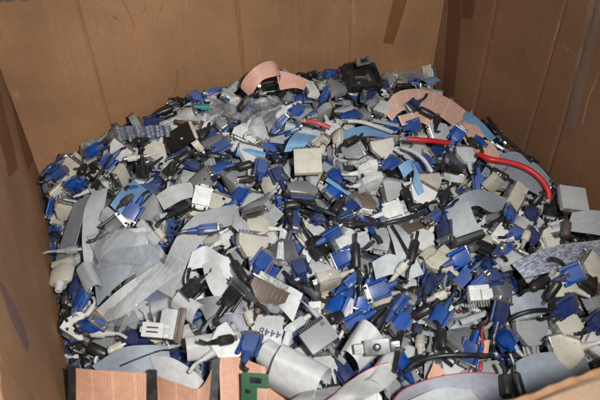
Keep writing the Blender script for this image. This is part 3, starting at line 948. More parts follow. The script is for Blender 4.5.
def cable(pts, r, colour, label, phrase=None, name='cable', group='cables lying on the heap', cat='cable', parent=None, rest=True):
    P = []
    for u, v, h in pts:
        p = on_heap(u, v, h * 1.3 / 1000 + .004)
        if rest:
            z = hm_local(p.x, p.y, 2) + r
            if z > p.z:
                d = ray(u, v); tt = (H - z) / -d.z; p = Vector((d.x * tt, d.y * tt, z))
        a, b = to_ab(p.x, p.y)
        P.append(Vector((*from_ab(min(max(a, .006), AM(b) - .006), min(max(b, .006), BD - .006)), p.z)))
    r *= 1.15
    P = spline(P, 9)
    bm = bmesh.new(); tube(bm, P, r, 10)
    o = obj(name, finish(bm, name, PM(colour), 1.0), parent)
    if label: prop(o, label, cat, group)
    if phrase: LANDMARKS.append((o, phrase))
    return o

def roll_edges(A, B, rA, rB, t0, t1, h, k=7):
    """cross sections of a flat cable bent round an axis running from photo point A to B; radii in pixels"""
    ax = Vector((B[0] - A[0], B[1] - A[1])).normalized(); pp = Vector((-ax.y, ax.x))
    out = []
    for i in range(k):
        t = R(t0 + (t1 - t0) * i / (k - 1)); e = []
        for P, r in ((A, rA), (B, rB)):
            q = Vector(P) + pp * r * math.cos(t); hh = h + 1.8 * r * (1 + math.sin(t))
            e.append((q.x, q.y - 0.39 * 1.8 * r * math.sin(t), hh / 1.3))
        out.append(tuple(e))
    return out

# --- low lying ribbons, left and centre
ribbon([((74, 203, 6), (91, 194, 22)), ((66, 228, 6), (82, 222, 26)), ((55, 262, 3), (70, 262, 22))], 'bluegrey', 'blue grey ribbon panel standing against the left side of the heap', 'blue grey ribbon panel')
ribbon([((92, 192, 22), (108, 188, 24)), ((84, 212, 28), (104, 208, 22)), ((82, 240, 26), (97, 240, 16)), ((84, 262, 20), (92, 268, 12))], 'pale', 'pale folded ribbon strip running down beside the blue grey panel', 'pale folded ribbon strip')
ribbon([((86, 236, 18), (99, 262, 16)), ((108, 231, 32), (113, 258, 24)), ((130, 229, 36), (132, 256, 26)), ((149, 227, 26), (151, 252, 18))], 'pale', 'broad pale ribbon sheet bulging upward at left of heap', 'broad pale ribbon sheet')
ribbon([((93, 270, 10), (97, 306, 8)), ((112, 250, 18), (122, 282, 14)), ((140, 246, 14), (146, 268, 10)), ((158, 240, 10), (160, 262, 6))], 'bluegrey', 'dull grey ribbon sheet lying below the broad pale sheet')
ribbon([((110, 205, 8), (126, 220, 6)), ((122, 190, 16), (140, 204, 14)), ((134, 180, 10), (150, 193, 8))], 'blue', 'short blue ribbon strip near a dark grey plug on the left', 'short blue ribbon strip')
ribbon([((236, 204, 22), (242, 222, 20)), ((218, 208, 34), (228, 226, 32)), ((196, 215, 38), (211, 233, 34)), ((176, 238, 34), (191, 256, 30)), ((163, 268, 24), (180, 284, 22)), ((158, 290, 16), (176, 300, 16))], 'grey', 'plain mid grey ribbon bending down left through the heap', 'mid grey bending ribbon', rest=False)
ribbon([((235, 214, 22), (232, 226, 16)), ((248, 224, 30), (240, 236, 24)), ((246, 240, 22), (236, 248, 18)), ((228, 250, 16), (222, 260, 14))], 'grey', 'short grey ribbon hooking round beside the cream square hoods')
ribbon([((192, 252, 24), (186, 272, 18)), ((206, 246, 34), (204, 268, 26)), ((222, 255, 38), (216, 280, 28)), ((240, 262, 26), (236, 286, 20))], 'white', 'white ribbon wave between the mid grey ribbon and brown plug', 'white ribbon wave')
ribbon([((202, 262, 26), (217, 256, 28)), ((206, 280, 36), (224, 276, 38)), ((216, 298, 34), (236, 290, 34)), ((236, 306, 20), (250, 296, 18))], 'white', 'white ribbon fold tumbling down right below the white wave', 'tumbling white ribbon fold')
ribbon([((196, 300, 6), (212, 330, 4)), ((214, 296, 16), (228, 322, 14)), ((236, 300, 10), (248, 318, 8))], 'pale', 'pale ribbon piece half hidden left of the tumbling fold')
# bagged strip
ribbon([((160, 262, 22), (176, 274, 20)), ((138, 276, 32), (154, 292, 30)), ((114, 294, 34), (126, 314, 32)), ((96, 310, 20), (108, 322, 18))], 'white', 'white ribbon strip lying inside the clear plastic bag', 'bagged white ribbon strip')
ribbon([((92, 366, 6), (112, 386, 4)), ((120, 349, 18), (132, 375, 14)), ((146, 345, 18), (152, 372, 12)), ((168, 346, 8), (172, 368, 6))], 'bluegrey', 'flat grey ribbon sheet just above the peach ribbons', 'flat grey ribbon sheet')
ribbon([((150, 356, 18), (158, 382, 12)), ((172, 358, 26), (176, 388, 18)), ((192, 370, 22), (196, 396, 14)), ((206, 384, 10), (206, 402, 4))], 'white', 'white ribbon tongue drooping over the middle peach ribbon', 'white ribbon tongue')
ribbon([((212, 327, 14), (216, 332, 12)), ((233, 305, 24), (232, 338, 20)), ((244, 298, 28), (252, 356, 22)), ((250, 304, 14), (262, 362, 12))], 'greyred', 'blue grey ribbon with red edge fanning out below brown plug', 'red edged grey ribbon fan')
txt_rib = ribbon([((254, 314, 28), (284, 317, 30)), ((256, 330, 34), (282, 336, 36)), ((260, 349, 26), (280, 358, 26))], 'white', 'white ribbon end printed with dark blue digits', 'digit printed white ribbon')
ribbon([((256, 281, 18), (268, 300, 16)), ((284, 284, 34), (280, 308, 28)), ((303, 294, 32), (293, 322, 26))], 'white', 'broad white triangular ribbon under the brown printer plug', 'broad white triangular ribbon')
ribbon([((300, 300, 6), (312, 312, 4)), ((318, 312, 12), (322, 326, 10)), ((336, 326, 6), (334, 340, 4))], 'pale', 'pale ribbon below the dark grey cylinder cable')
# white roll at the bottom
ribbon(roll_edges((277, 366), (322, 391), 19, 20, 215, -40, 12, 9), 'white', 'big white ribbon bent over in a loose roll at the bottom', 'big loose white roll', rest=False, nw=10)
ribbon(roll_edges((264, 352), (281, 366), 12, 13, 205, -30, 16, 8), 'white', 'narrower white ribbon roll just behind the big white roll', 'narrower white roll', rest=False)
ribbon(roll_edges((186, 350), (222, 345), 10, 10, 220, -50, 14, 8), 'white', 'white ribbon bent over into a short half roll', 'short half rolled white ribbon', rest=False)
ribbon(roll_edges((350, 362), (372, 336), 12, 17, 200, -20, 10, 8), 'white', 'white ribbon arched up left of the steel bracket', 'arched white ribbon', rest=False)
ribbon(roll_edges((393, 350), (376, 392), 5, 15, 200, -20, 14, 8), 'whitered', 'cone shaped white ribbon with red edge below the bracket', 'cone shaped white ribbon', rest=False)
ribbon(roll_edges((280, 330), (270, 356), 4, 5, 200, -20, 26, 6), 'white', 'thin white ribbon tube beside the printed ribbon', rest=False)
ribbon(roll_edges((289, 334), (279, 362), 4, 5, 200, -20, 26, 6), 'white', 'second thin white ribbon tube nearer the toothed header', rest=False)
ribbon([((286, 404, 8), (310, 408, 8)), ((306, 392, 20), (340, 398, 16)), ((340, 386, 16), (352, 404, 10))], 'grey', 'grey ribbon edge peeping out under the big white roll')
ribbon([((322, 404, 10), (352, 408, 8)), ((344, 386, 22), (366, 398, 18)), ((366, 370, 20), (386, 388, 18)), ((388, 362, 8), (398, 376, 6))], 'whitered', 'white ribbon with red edge at the bottom of the heap', 'red edged white ribbon')
ribbon([((386, 412, 4), (420, 420, 0)), ((402, 390, 30), (432, 414, 10)), ((436, 377, 42), (452, 404, 30)), ((472, 372, 42), (484, 402, 30)), ((500, 374, 20), (508, 410, 10))], 'greyred', 'large violet grey ribbon arching across the bottom of heap', 'large violet grey ribbon', rest=False)
ribbon([((410, 400, 4), (430, 420, 2)), ((440, 388, 14), (452, 412, 10)), ((470, 390, 14), (490, 412, 8))], 'pale', 'cream grey ribbon under the large violet grey arch')
ribbon([((500, 388, 4), (516, 410, 2)), ((516, 362, 20), (540, 396, 14)), ((548, 352, 22), (562, 382, 14)), ((584, 356, 8), (592, 374, 4))], 'bluegrey', 'wide blue grey ribbon sheet at lower right of heap', 'wide blue grey ribbon sheet')
ribbon([((508, 297, 14), (512, 321, 10)), ((528, 292, 24), (530, 318, 20)), ((547, 289, 18), (548, 313, 14))], 'bluegrey', 'short blue grey ribbon panel above the arching black cable', 'short blue grey ribbon panel')
ribbon([((478, 268, 8), (482, 290, 6)), ((495, 275, 20), (500, 302, 16)), ((512, 285, 12), (512, 306, 8))], 'dark', 'dark slate ribbon piece under the foil wrapped cable')
ribbon([((512, 264, 26), (524, 278, 26)), ((532, 254, 34), (542, 274, 34)), ((552, 247, 36), (560, 268, 36)), ((572, 243, 34), (578, 264, 34)), ((592, 241, 32), (596, 262, 30)), ((616, 238, 26), (620, 260, 24))], 'foil', 'silver foil wrapped flat cable across the right of heap', 'silver foil cable', rest=False)
ribbon([((572, 213, 20), (566, 230, 16)), ((590, 210, 26), (584, 233, 22)), ((608, 212, 16), (604, 236, 14))], 'pale', 'pale translucent looking ribbon at the right edge above foil')
ribbon([((446, 206, 10), (452, 222, 6)), ((462, 194, 26), (474, 206, 26)), ((482, 190, 26), (492, 212, 22)), ((506, 198, 12), (502, 210, 8))], 'bluegrey', 'blue grey ribbon fan above the grey plate with black header', 'blue grey ribbon fan')
ribbon([((445, 210, 20), (468, 201, 24)), ((449, 224, 26), (474, 216, 28)), ((454, 242, 20), (481, 232, 22))], 'pale', 'grey ribbon plate ending in a black header', 'grey ribbon plate')
ribbon([((284, 152, 14), (302, 150, 12)), ((288, 142, 22), (309, 142, 20)), ((296, 132, 18), (318, 136, 16))], 'blue', 'light blue ribbon folded behind the cream square adapter', 'folded light blue ribbon')
ribbon([((398, 166, 12), (404, 178, 8)), ((410, 160, 26), (414, 170, 20)), ((418, 172, 24), (413, 182, 16)), ((424, 192, 8), (418, 196, 4))], 'blue', 'light blue ribbon arch in the right middle of heap', 'light blue ribbon arch')
ribbon([((340, 132, 8), (346, 142, 6)), ((362, 126, 18), (366, 136, 16)), ((388, 128, 10), (390, 138, 8))], 'blue', 'small sky blue ribbon strip under the white cord')
ribbon([((385, 222, 8), (400, 226, 8)), ((392, 240, 18), (410, 238, 20)), ((398, 262, 12), (416, 258, 14)), ((408, 280, 4), (424, 274, 4))], 'pale', 'grey ribbon falling away below the white DVI plug', 'falling grey ribbon')
ribbon([((372, 262, 10), (376, 280, 6)), ((390, 254, 20), (396, 274, 16)), ((408, 262, 10), (412, 282, 8))], 'pale', 'pale ribbon curl between the blue plugs in lower centre')
ribbon([((330, 222, 8), (340, 236, 6)), ((348, 230, 14), (356, 250, 10)), ((368, 234, 8), (372, 250, 4))], 'pale', 'pale folded paper like ribbon beside blue plugs in centre')
ribbon([((190, 182, 8), (200, 196, 8)), ((172, 186, 18), (182, 200, 16)), ((156, 196, 10), (164, 210, 6))], 'white', 'white ribbon with black stripe beside the black plug', 'small white ribbon with black stripe')
ribbon([((112, 127, 10), (115, 141, 4)), ((117, 127, 26), (120, 141, 20)), ((122, 127, 10), (125, 140, 4)), ((126, 126, 26), (130, 140, 20)), ((131, 126, 10), (134, 139, 4)), ((136, 126, 26), (139, 139, 20)), ((141, 126, 10), (144, 139, 4)), ((146, 126, 26), (149, 138, 20)), ((151, 125, 10), (154, 138, 4)), ((156, 125, 26), (158, 137, 20)), ((160, 125, 10), (163, 137, 4)), ((165, 125, 26), (168, 137, 20)), ((170, 125, 10), (173, 136, 4))], 'foil', 'crinkled silver foil strip behind the flat black box', 'crinkled silver strip', rest=False)
ribbon([((452, 104, 16), (446, 112, 10)), ((468, 112, 22), (461, 120, 16)), ((484, 124, 18), (477, 130, 12)), ((496, 138, 8), (490, 142, 6))], 'blue', 'steel blue ribbon running down along the right side panel', 'steel blue ribbon')
ribbon([((490, 158, 6), (480, 176, 4)), ((515, 152, 16), (508, 182, 12)), ((538, 165, 16), (532, 192, 12)), ((552, 182, 6), (546, 200, 4))], 'bluegrey', 'dusty blue grey ribbon sheet under the long red cable')
ribbon([((250, 205, 6), (240, 218, 4)), ((266, 200, 12), (256, 218, 10)), ((284, 214, 8), (272, 228, 4))], 'grey', 'grey ribbon stub above the cream square hoods')

ribbon(roll_edges((176, 300), (198, 316), 8, 10, 205, -30, 14, 7), 'white', 'white ribbon curl left of the tumbling white ribbon fold', rest=False)
ribbon(roll_edges((230, 266), (248, 282), 6, 8, 205, -30, 18, 7), 'grey', 'grey ribbon curl right of the white ribbon wave', rest=False)
ribbon(roll_edges((104, 214), (120, 228), 7, 7, 205, -30, 18, 7), 'pale', 'pale ribbon curl above the broad pale ribbon sheet', rest=False)
ribbon(roll_edges((84, 268), (94, 292), 8, 9, 205, -30, 10, 7), 'pale', 'pale ribbon curl right of the rounded beige cover', rest=False)
ribbon(roll_edges((140, 224), (158, 246), 5, 6, 205, -30, 18, 7), 'white', 'slim white ribbon curl right of the broad pale sheet', rest=False)
ribbon([((214, 300, 20), (226, 306, 18)), ((226, 284, 34), (238, 292, 30)), ((240, 276, 30), (248, 288, 26)), ((254, 276, 14), (256, 288, 10))], 'white', 'white ribbon bow just left of the brown printer plug', rest=False)

# --- peach ribbons
peach = []
def header(Ls, Rs, end, parent, w=.006, hgt=.011):
    """black clamp bar along the end of a flat cable"""
    a, b = Ls[end], Rs[end]
    bm = bmesh.new()
    ax = (b - a).normalized(); tg = (Ls[end] - Ls[1 if end == 0 else -2]).normalized(); nn = ax.cross(tg).normalized()
    c = (a + b) / 2; L = (b - a).length / 2 + .003
    r = bmesh.ops.create_cube(bm, size=1); vs = r['verts']
    for v in vs:
        q = v.co.copy(); v.co = c + ax * q.x * 2 * L + tg * (q.y * 2 * w) + nn * q.z * hgt
    bmesh.ops.bevel(bm, geom=list(bm.edges), offset=.0012, segments=2, affect='EDGES')
    return obj('header', finish(bm, 'header', PM('black'), 1.0), parent)
o, L_, R_ = ribbon([((73, 414, 2), (73, 368, 34)), ((100, 414, 4), (98, 370, 40)), ((128, 414, 4), (126, 372, 40)), ((152, 414, 2), (152, 373, 34))], 'peach', 'peach ribbon between two black headers at lower left corner', 'lower left peach ribbon', rest=False)
header(L_, R_, 0, o); header(L_, R_, -1, o)
o, L_, R_ = ribbon([((158, 416, 2), (157, 376, 28)), ((178, 418, 6), (176, 383, 38)), ((198, 418, 6), (200, 388, 36)), ((212, 412, 4), (215, 362, 32))], 'peach', 'middle peach ribbon curling up to its black header', 'middle peach ribbon', rest=False)
header(L_, R_, -1, o)
o, L_, R_ = ribbon([((221, 414, 2), (219, 357, 34)), ((245, 410, 4), (240, 358, 38)), ((266, 404, 4), (262, 366, 34)), ((288, 400, 2), (284, 376, 20))], 'peach', 'peach ribbon with a small green circuit board in front', 'peach ribbon by the circuit board', rest=False)
ribbon([((84, 322, 6), (88, 332, 4)), ((98, 308, 10), (102, 318, 8))], 'peach', 'small peach ribbon corner beside the blue plug on the left')
ribbon([((466, 344, 8), (462, 356, 6)), ((490, 340, 10), (488, 354, 8))], 'peach', 'peach ribbon patch behind the red wire boots')
ribbon([((428, 376, 4), (426, 388, 2)), ((434, 362, 14), (446, 372, 10))], 'peach', 'peach ribbon corner peeping out beside black cable')
# pink loop at the back
ribbon([((241, 88, 26), (251, 97, 20)), ((243, 80, 42), (254, 91, 32)), ((254, 68, 62), (263, 80, 48)), ((268, 61, 66), (276, 76, 52)), ((276, 64, 56), (281, 76, 44)), ((278, 74, 36), (279, 84, 28))], 'pink', 'pink ribbon looped into a tall bend at the back', 'tall pink ribbon loop', rest=False)
ribbon([((275, 70, 44), (280, 90, 22)), ((290, 73, 40), (294, 88, 22)), ((308, 80, 26), (304, 90, 16))], 'pink', 'flat pink ribbon tail right of the tall pink loop', rest=False)
# big peach loop at back right
ribbon([((382, 110, 6), (392, 121, 4)), ((396, 93, 22), (402, 111, 14)), ((420, 89, 28), (421, 107, 18)), ((443, 96, 28), (437, 114, 18)), ((466, 111, 22), (454, 127, 15)), ((485, 137, 10), (468, 145, 6))], 'pale peach', 'wide peach ribbon loop arching at back right of heap', 'wide peach ribbon arch', rest=False)
ribbon([((398, 116, 7), (402, 126, 4)), ((420, 112, 15), (420, 122, 9)), ((440, 122, 11), (434, 130, 5))], 'pale peach', 'shorter peach ribbon arc inside the wide peach arch')
ribbon([((478, 138, 7), (474, 150, 4)), ((490, 142, 13), (484, 160, 7)), ((500, 154, 7), (494, 166, 4))], 'pale peach', 'torn peach ribbon corner meeting the long red cable')

# digits printed on one ribbon
o_, L_, R_ = txt_rib
cu = bpy.data.curves.new('printed_digits', 'FONT'); cu.body = '4448'; cu.size = .0165; cu.space_character = 1.15; cu.align_x = 'CENTER'; cu.align_y = 'CENTER'; cu.extrude = .0002
tmp = bpy.data.objects.new('printed_digits', cu); C.objects.link(tmp)
dg = bpy.context.evaluated_depsgraph_get()
me = bpy.data.meshes.new_from_object(tmp.evaluated_get(dg)); bpy.data.objects.remove(tmp)
me.materials.clear(); me.materials.append(PM('navy'))
t_o = obj('printed_digits', me, o_)
k = int(len(L_) * .5); mid = L_[k].lerp(R_[k], .56)
ax = (R_[k] - L_[k]).normalized(); tg = (L_[k - 1] - L_[k + 1]).normalized(); nn = ax.cross(tg).normalized(); tg = nn.cross(ax)
if nn.dot(Vector((0, 0, H)) - mid) < 0: nn = -nn; ax = -ax
t_o.matrix_world = Matrix(((-ax.x, -tg.x, nn.x, mid.x + nn.x * .0035), (-ax.y, -tg.y, nn.y, mid.y + nn.y * .0035), (-ax.z, -tg.z, nn.z, mid.z + nn.z * .0035), (0, 0, 0, 1)))

# black header on the grey plate
# ------------------------------------------------------------------ single odd pieces
def frame_at(u, v, ang, h):
    p = on_heap(u, v, h * 1.3 / 1000)
    z = max(p.z, hm_local(p.x, p.y, 4) + .004)
    d = ray(u, v); tt = (H - z) / -d.z; p = Vector((d.x * tt, d.y * tt, z))
    e = .02
    gx = (heap(p.x + e, p.y) - heap(p.x - e, p.y)) / (2 * e); gy = (heap(p.x, p.y + e) - heap(p.x, p.y - e)) / (2 * e)
    nrm = Vector((-gx, -gy, 1)).normalized()
    q = on_plane(u + 6 * math.cos(R(ang)), v - 6 * math.sin(R(ang)), p, nrm)
    X = (q - p).normalized(); Y = nrm.cross(X)
    return p, X, Y, nrm
def odd(name, u, v, ang, h, tilt=(0, 0)):
    p, X, Y, nz = frame_at(u, v, ang, h)
    o = bpy.data.objects.new(name, None); C.objects.link(o); o.empty_display_size = .01
    o.matrix_world = Matrix(((X.x, Y.x, nz.x, p.x), (X.y, Y.y, nz.y, p.y), (X.z, Y.z, nz.z, p.z), (0, 0, 0, 1))) @ Matrix.Rotation(R(tilt[0]), 4, 'X') @ Matrix.Rotation(R(tilt[1]), 4, 'Y') @ Matrix.Scale(1.2, 4)
    return o
def part(name, fn, mat, parent):
    bm = bmesh.new(); fn(bm); return obj(name, finish(bm, name, mat), parent)

t = odd('black_case', 180, 138, 25, 16, (0, -8))
part('body', lambda b: bx(b, -24, 24, -22, 22, -3, 5, 1.2), plastic('glossy black', (.007, .007, .008), rough=.28, var=0, dirt=.06, bump=.04), t)
part('side_strip', lambda b: (bx(b, 24.2, 28, -21, 21, -3, 4, .5), [bx(b, 28, 29, -19 + 6 * i, -15 + 6 * i, -2, 3) for i in range(7)]), PM('cream'), t)
part('stud', lambda b: lathe(b, [(2, 2.2), (6, 1.8)], y=-9, z=5), STEEL, t)
prop(t, 'flat square black plastic case with a cream edge strip', 'case'); LANDMARKS.append((t, 'flat black case'))

t = odd('black_tray', 361, 79, 3, 8, (20, 0))
def tray(b):
    bx(b, -33, 33, -27, 27, -4, -1, .6)
    for s in (-1, 1): bx(b, s * 32 - 1.5, s * 32 + 1.5, -27, 27, -1.2, 15, .6); bx(b, -30.3, 30.3, s * 26 - 1.5, s * 26 + 1.5, -1.2, 15, .6)
part('tray', tray, PM('black'), t)
part('metal_rail', lambda b: (bx(b, -14, 16, -2, 3, 0, 6, .6), bx(b, 12, 18, -9, 8, 0, 5, .6), lathe(b, [(-16, 3), (-8, 3)], y=-12, z=3)), STEEL, t)
prop(t, 'open black plastic tray with metal rails at the back', 'tray'); LANDMARKS.append((t, 'open black tray'))
t = odd('metal_socket', 363, 61, 12, 48, (42, 0))
def sock(b): bx(b, -15, 15, -8, 8, -4, 3, .8)
part('shell', sock, STEEL, t)
part('opening', lambda b: bx(b, -8, 8, -3.6, 3.6, 2.6, 3.6, .4), DARK, t)
prop(t, 'small silver metal socket with dark slot on the black tray', 'socket')

t = odd('steel_bracket', 377, 347, 8, 30, (34, -14))
part('plate', lambda b: bx(b, -16, 16, -10, 10, 0, 2, .4), metal('zinc plate', (0.40, 0.41, 0.42), 0.5), t)
part('hole_ring', lambda b: (lathe(b, [(0, 5.2), (2, 5.2)], n=18)), DARK, t).matrix_parent_inverse = Matrix.Translation((0, 0, .0014)) @ Matrix.Rotation(R(-90), 4, 'Y')
part('bolt', lambda b: lathe(b, [(0, 3.3), (3, 3.1), (3.4, 2.4)], n=14), STEEL, t).matrix_parent_inverse = Matrix.Translation((0, 0, .0014)) @ Matrix.Rotation(R(-90), 4, 'Y')
for s in (-1, 1):
    part('lug', lambda b: (bx(b, s * 23 - 6, s * 23 + 6, -6, 6, -2, 5, 1), lathe(b, [(s * 24, 4.2), (s * 28, 4.2)], z=2)), PM('pale grey') if s < 0 else STEEL, t)
prop(t, 'shiny steel bracket with central bolt hole between two lugs', 'bracket'); LANDMARKS.append((t, 'steel bracket'))

t = odd('circuit_board', 255, 387, -3, 40, (48, 0))
part('board', lambda b: bx(b, -17, 17, -18, 18, -1, 1, .2), plastic('board green', COL['green'], dirt=.2), t)
part('chip', lambda b: (bx(b, -6, 8, 6, 13, 1, 3, .3), bx(b, -12, -5, -8, -3, 1, 2.5, .3)), PM('black'), t)
part('solder', lambda b: [bx(b, x, x + .9, y, y + (.9 if (x + y) % 3 else 5), 1, 1.35) for x in range(-15, 15, 3) for y in range(-15, 15, 4) if (x * 7 + y * 3) % 5 < 3], BRASS, t)
part('sticker', lambda b: bx(b, 3, 17, -18, -1, 1.1, 1.6, .1), plastic('peach sticker', (.72, .42, .30)), t)
prop(t, 'small green circuit board with peach sticker on peach ribbon', 'circuit board'); LANDMARKS.append((t, 'green circuit board'))

t = odd('twin_socket', 478, 297, 4, 18, (14, 0))
part('housing', lambda b: (bx(b, -17, -.6, -8, 8, 0, 15, 1.2), bx(b, .6, 17, -8, 8, 0, 15, 1.2), bx(b, -15, 15, 8, 15, 0, 11, 1)), PM('white'), t)
part('pins', lambda b: [bx(b, -15 + 4 * i, -13 + 4 * i, -15, -8, 1, 3) for i in range(8)], STEEL, t)
prop(t, 'white twin block socket with a row of metal pins', 'socket'); LANDMARKS.append((t, 'white twin socket'))

t = odd('slot_socket', 155, 331, -4, 24, (18, 0))
part('housing', lambda b: (bx(b, -15, 15, -10, 10, 0, 13, 1.2), bx(b, 15, 22, -9, -4, 2, 9, .8), bx(b, 15, 22, 3, 8, 2, 9, .8), bx(b, -19, -14.5, -4, 4, 2, 8, .8)), PM('white'), t)
part('slot', lambda b: (bx(b, -8, 8, -4, -2, 12.6, 13.4), bx(b, -8, 8, 2, 4, 12.6, 13.4)), DARK, t)
prop(t, 'clean white plastic socket with side prongs near clear bag', 'socket'); LANDMARKS.append((t, 'white pronged socket'))

t = odd('edge_connector', 182, 326, 78, 24, (12, -20))
part('header', lambda b: (bx(b, -24, 24, -3, 5, 0, 11, .8), bx(b, -22, 22, 5, 8, 3, 8, .5)), PM('brown'), t)
def rb(b): flat_strip(b, [(0, 0), (14, 2), (28, -2)], 40)
rbo = part('ribbon', rb, RM['pale'], t); rbo.matrix_parent_inverse = Matrix.Rotation(R(90), 4, 'Z') @ Matrix.Translation((.002, 0, .004))
prop(t, 'brown edge connector with cream grey ribbon beside the bag', 'ribbon cable'); LANDMARKS.append((t, 'brown edge connector'))

t = odd('pin_header', 318, 337, 35, 20, (6, 0))
part('housing', lambda b: bx(b, -22, 22, -17, 15, 0, 9, 1), PM('grey'), t)
part('comb', lambda b: [bx(b, -20 + 3.4 * i, -18.4 + 3.4 * i, 15, 20, 2, 10) for i in range(12)], PM('dark grey'), t)
prop(t, 'grey square header with a comb of teeth on top', 'connector'); LANDMARKS.append((t, 'grey toothed header'))

t = odd('cream_case', 308, 163, 3, 24, (10, 0))
part('body', lambda b: (bx(b, -22, 22, -22, 22, 0, 9, 1.4), bx(b, -19, 19, -19, 19, 8.6, 9.8, .4)), PM('cream'), t)
part('edge_clip', lambda b: [bx(b, -20 + 8 * i, -15 + 8 * i, 21.6, 26, 2, 7, .4) for i in range(5)], STEEL, t)
prop(t, 'flat square cream adapter with metal clips along one edge', 'adapter'); LANDMARKS.append((t, 'square cream adapter'))

t = odd('grey_case', 571, 201, -8, 22, (14, 0))
part('body', lambda b: (bx(b, -23, 23, -22, 22, 0, 12, 1.6), bx(b, -19, 19, -16, 16, 11.6, 12.6, .4)), PM('pale grey'), t)
part('face_plate', lambda b: (bx(b, -20, 20, -28, -22.2, 2, 10, .6)), STEEL, t)
prop(t, 'square pale grey adapter against the right side panel', 'adapter'); LANDMARKS.append((t, 'square pale grey adapter'))

t = odd('beige_cover', 62, 273, 82, 20, (0, 4))
part('hood', lambda b: (lathe(b, [(-20, 15), (-17, 20), (4, 21), (14, 17), (17, 12)], n=20, squash=.42), bx(b, 12, 22, -18, 18, -7, 7, 1.5)), PM('cream'), t)
part('strain_relief', lambda b: lathe(b, ribs(-18, -34, 7, 5.4, 4), n=12), PM('pale grey'), t)
prop(t, 'rounded beige plug cover upright beside the left side panel', 'plug'); LANDMARKS.append((t, 'rounded beige cover'))

# header under the grey plate
t = odd('header_bar', 468, 239, 19, 22, (10, 0))
part('bar', lambda b: bx(b, -26, 26, -6, 6, -4, 7, 1), PM('black'), t)
part('ridge', lambda b: bx(b, -23, 23, -3, 3, 7, 9.4, .6), PM('dark grey'), t)
prop(t, 'long black header bar along the grey ribbon plate', 'connector')

# red cables
cable([(407, 139, 22), (420, 140, 26), (434, 141, 26), (449, 143, 20)], .0046, 'red', 'short thick red cable lying beneath the wide peach arch', 'short red cable')
cable([(479, 154, 20), (490, 159, 26), (508, 162, 28), (526, 168, 28), (540, 178, 26), (548, 190, 20), (549, 199, 12)], .0048, 'red', 'long thick red cable curving down at the right', 'long red cable')
cable([(306, 121, 20), (318, 123, 22), (330, 128, 16)], .0045, 'red', 'small red cable end near the back middle of heap', 'small red cable end')
t = bpy.data.objects.new('red_lead', None); C.objects.link(t)
cable([(488, 318, 18), (482, 330, 24), (483, 345, 22), (482, 356, 18)], .0015, 'red', None, name='wire', parent=t)
pp = on_heap(481, 362, .018)
for k_, (u, v) in enumerate(((482, 350), (481, 362))):
    bm = bmesh.new(); a = on_heap(u, v, .022); b = on_heap(u - 1, v + 9, .02)
    tube(bm, [a.lerp(b, q / 5) for q in range(6)], .0038, 10, [.5, .75, 1, 1, .95, .6]); obj('boot', finish(bm, 'boot', PM('red'), 1.0), t)
prop(t, 'thin red wire with two red rubber boots', 'cable', 'cables lying on the heap'); LANDMARKS.append((t, 'red wire boots'))
# black and grey cables
cable([(405, 372, 14), (418, 362, 24), (440, 356, 34), (466, 355, 36), (494, 356, 30)], .0034, 'black', 'black cable running to the big blue plug at lower right', 'black cable to blue plug')
cable([(508, 321, 22), (518, 315, 32), (532, 311, 38), (546, 310, 34), (556, 312, 20)], .0034, 'black', 'black cable arching over the lower right ribbons', 'arching black cable')
cable([(204, 330, 8), (212, 318, 18), (226, 314, 24), (246, 312, 26), (262, 306, 22)], .0019, 'grey', 'thin grey cable leading to the brown printer plug', 'thin grey cable')
cable([(348, 121, 26), (362, 122, 28), (378, 127, 26), (392, 132, 18)], .0036, 'pale grey', 'pale grey cord near the small red cable end', 'pale cord beside small red cable')
cable([(404, 148, 20), (414, 152, 26), (424, 160, 26), (432, 172, 18)], .0036, 'pale grey', 'pale grey cord below the short red cable')
cable([(392, 226, 16), (398, 236, 18), (405, 248, 16), (411, 258, 10)], .0028, 'black', 'black cord dropping below the white DVI plug')
cable([(378, 226, 12), (392, 222, 22), (408, 218, 24), (424, 213, 20)], .0040, 'black', 'black cord passing right below the white DVI plug')
cable([(284, 272, 10), (292, 280, 24), (300, 288, 26)], .0030, 'black', 'short black cord feeding the dark grey cylinder')
cable([(358, 262, 14), (359, 272, 26), (360, 284, 26), (361, 296, 18)], .0034, 'black', 'straight black cord dropping into a blue plug')
cable([(394, 372, 12), (397, 356, 28), (399, 344, 30), (402, 332, 20)], .0036, 'black', 'black cord rising right of the steel bracket')
cable([(112, 155, 10), (104, 168, 20), (97, 178, 18), (92, 188, 8)], .0026, 'black', 'black cord hooking down from a blue plug at left')
cable([(488, 118, 16), (500, 134, 20), (516, 148, 18), (532, 162, 12)], .0034, 'black', 'black cord running along the right side panel', 'black cord along the panel')
cable([(190, 268, 14), (188, 282, 22), (196, 296, 22), (204, 288, 12)], .0024, 'black', 'black looped cord beside the white ribbon wave')
cable([(300, 200, 16), (318, 208, 20), (336, 216, 18)], .0032, 'black', 'black cord below the square cream adapter')
cable([(120, 366, 8), (150, 354, 14), (166, 350, 16), (186, 352, 14)], .0012, 'black', 'thin black wire crossing the flat grey ribbon sheet')

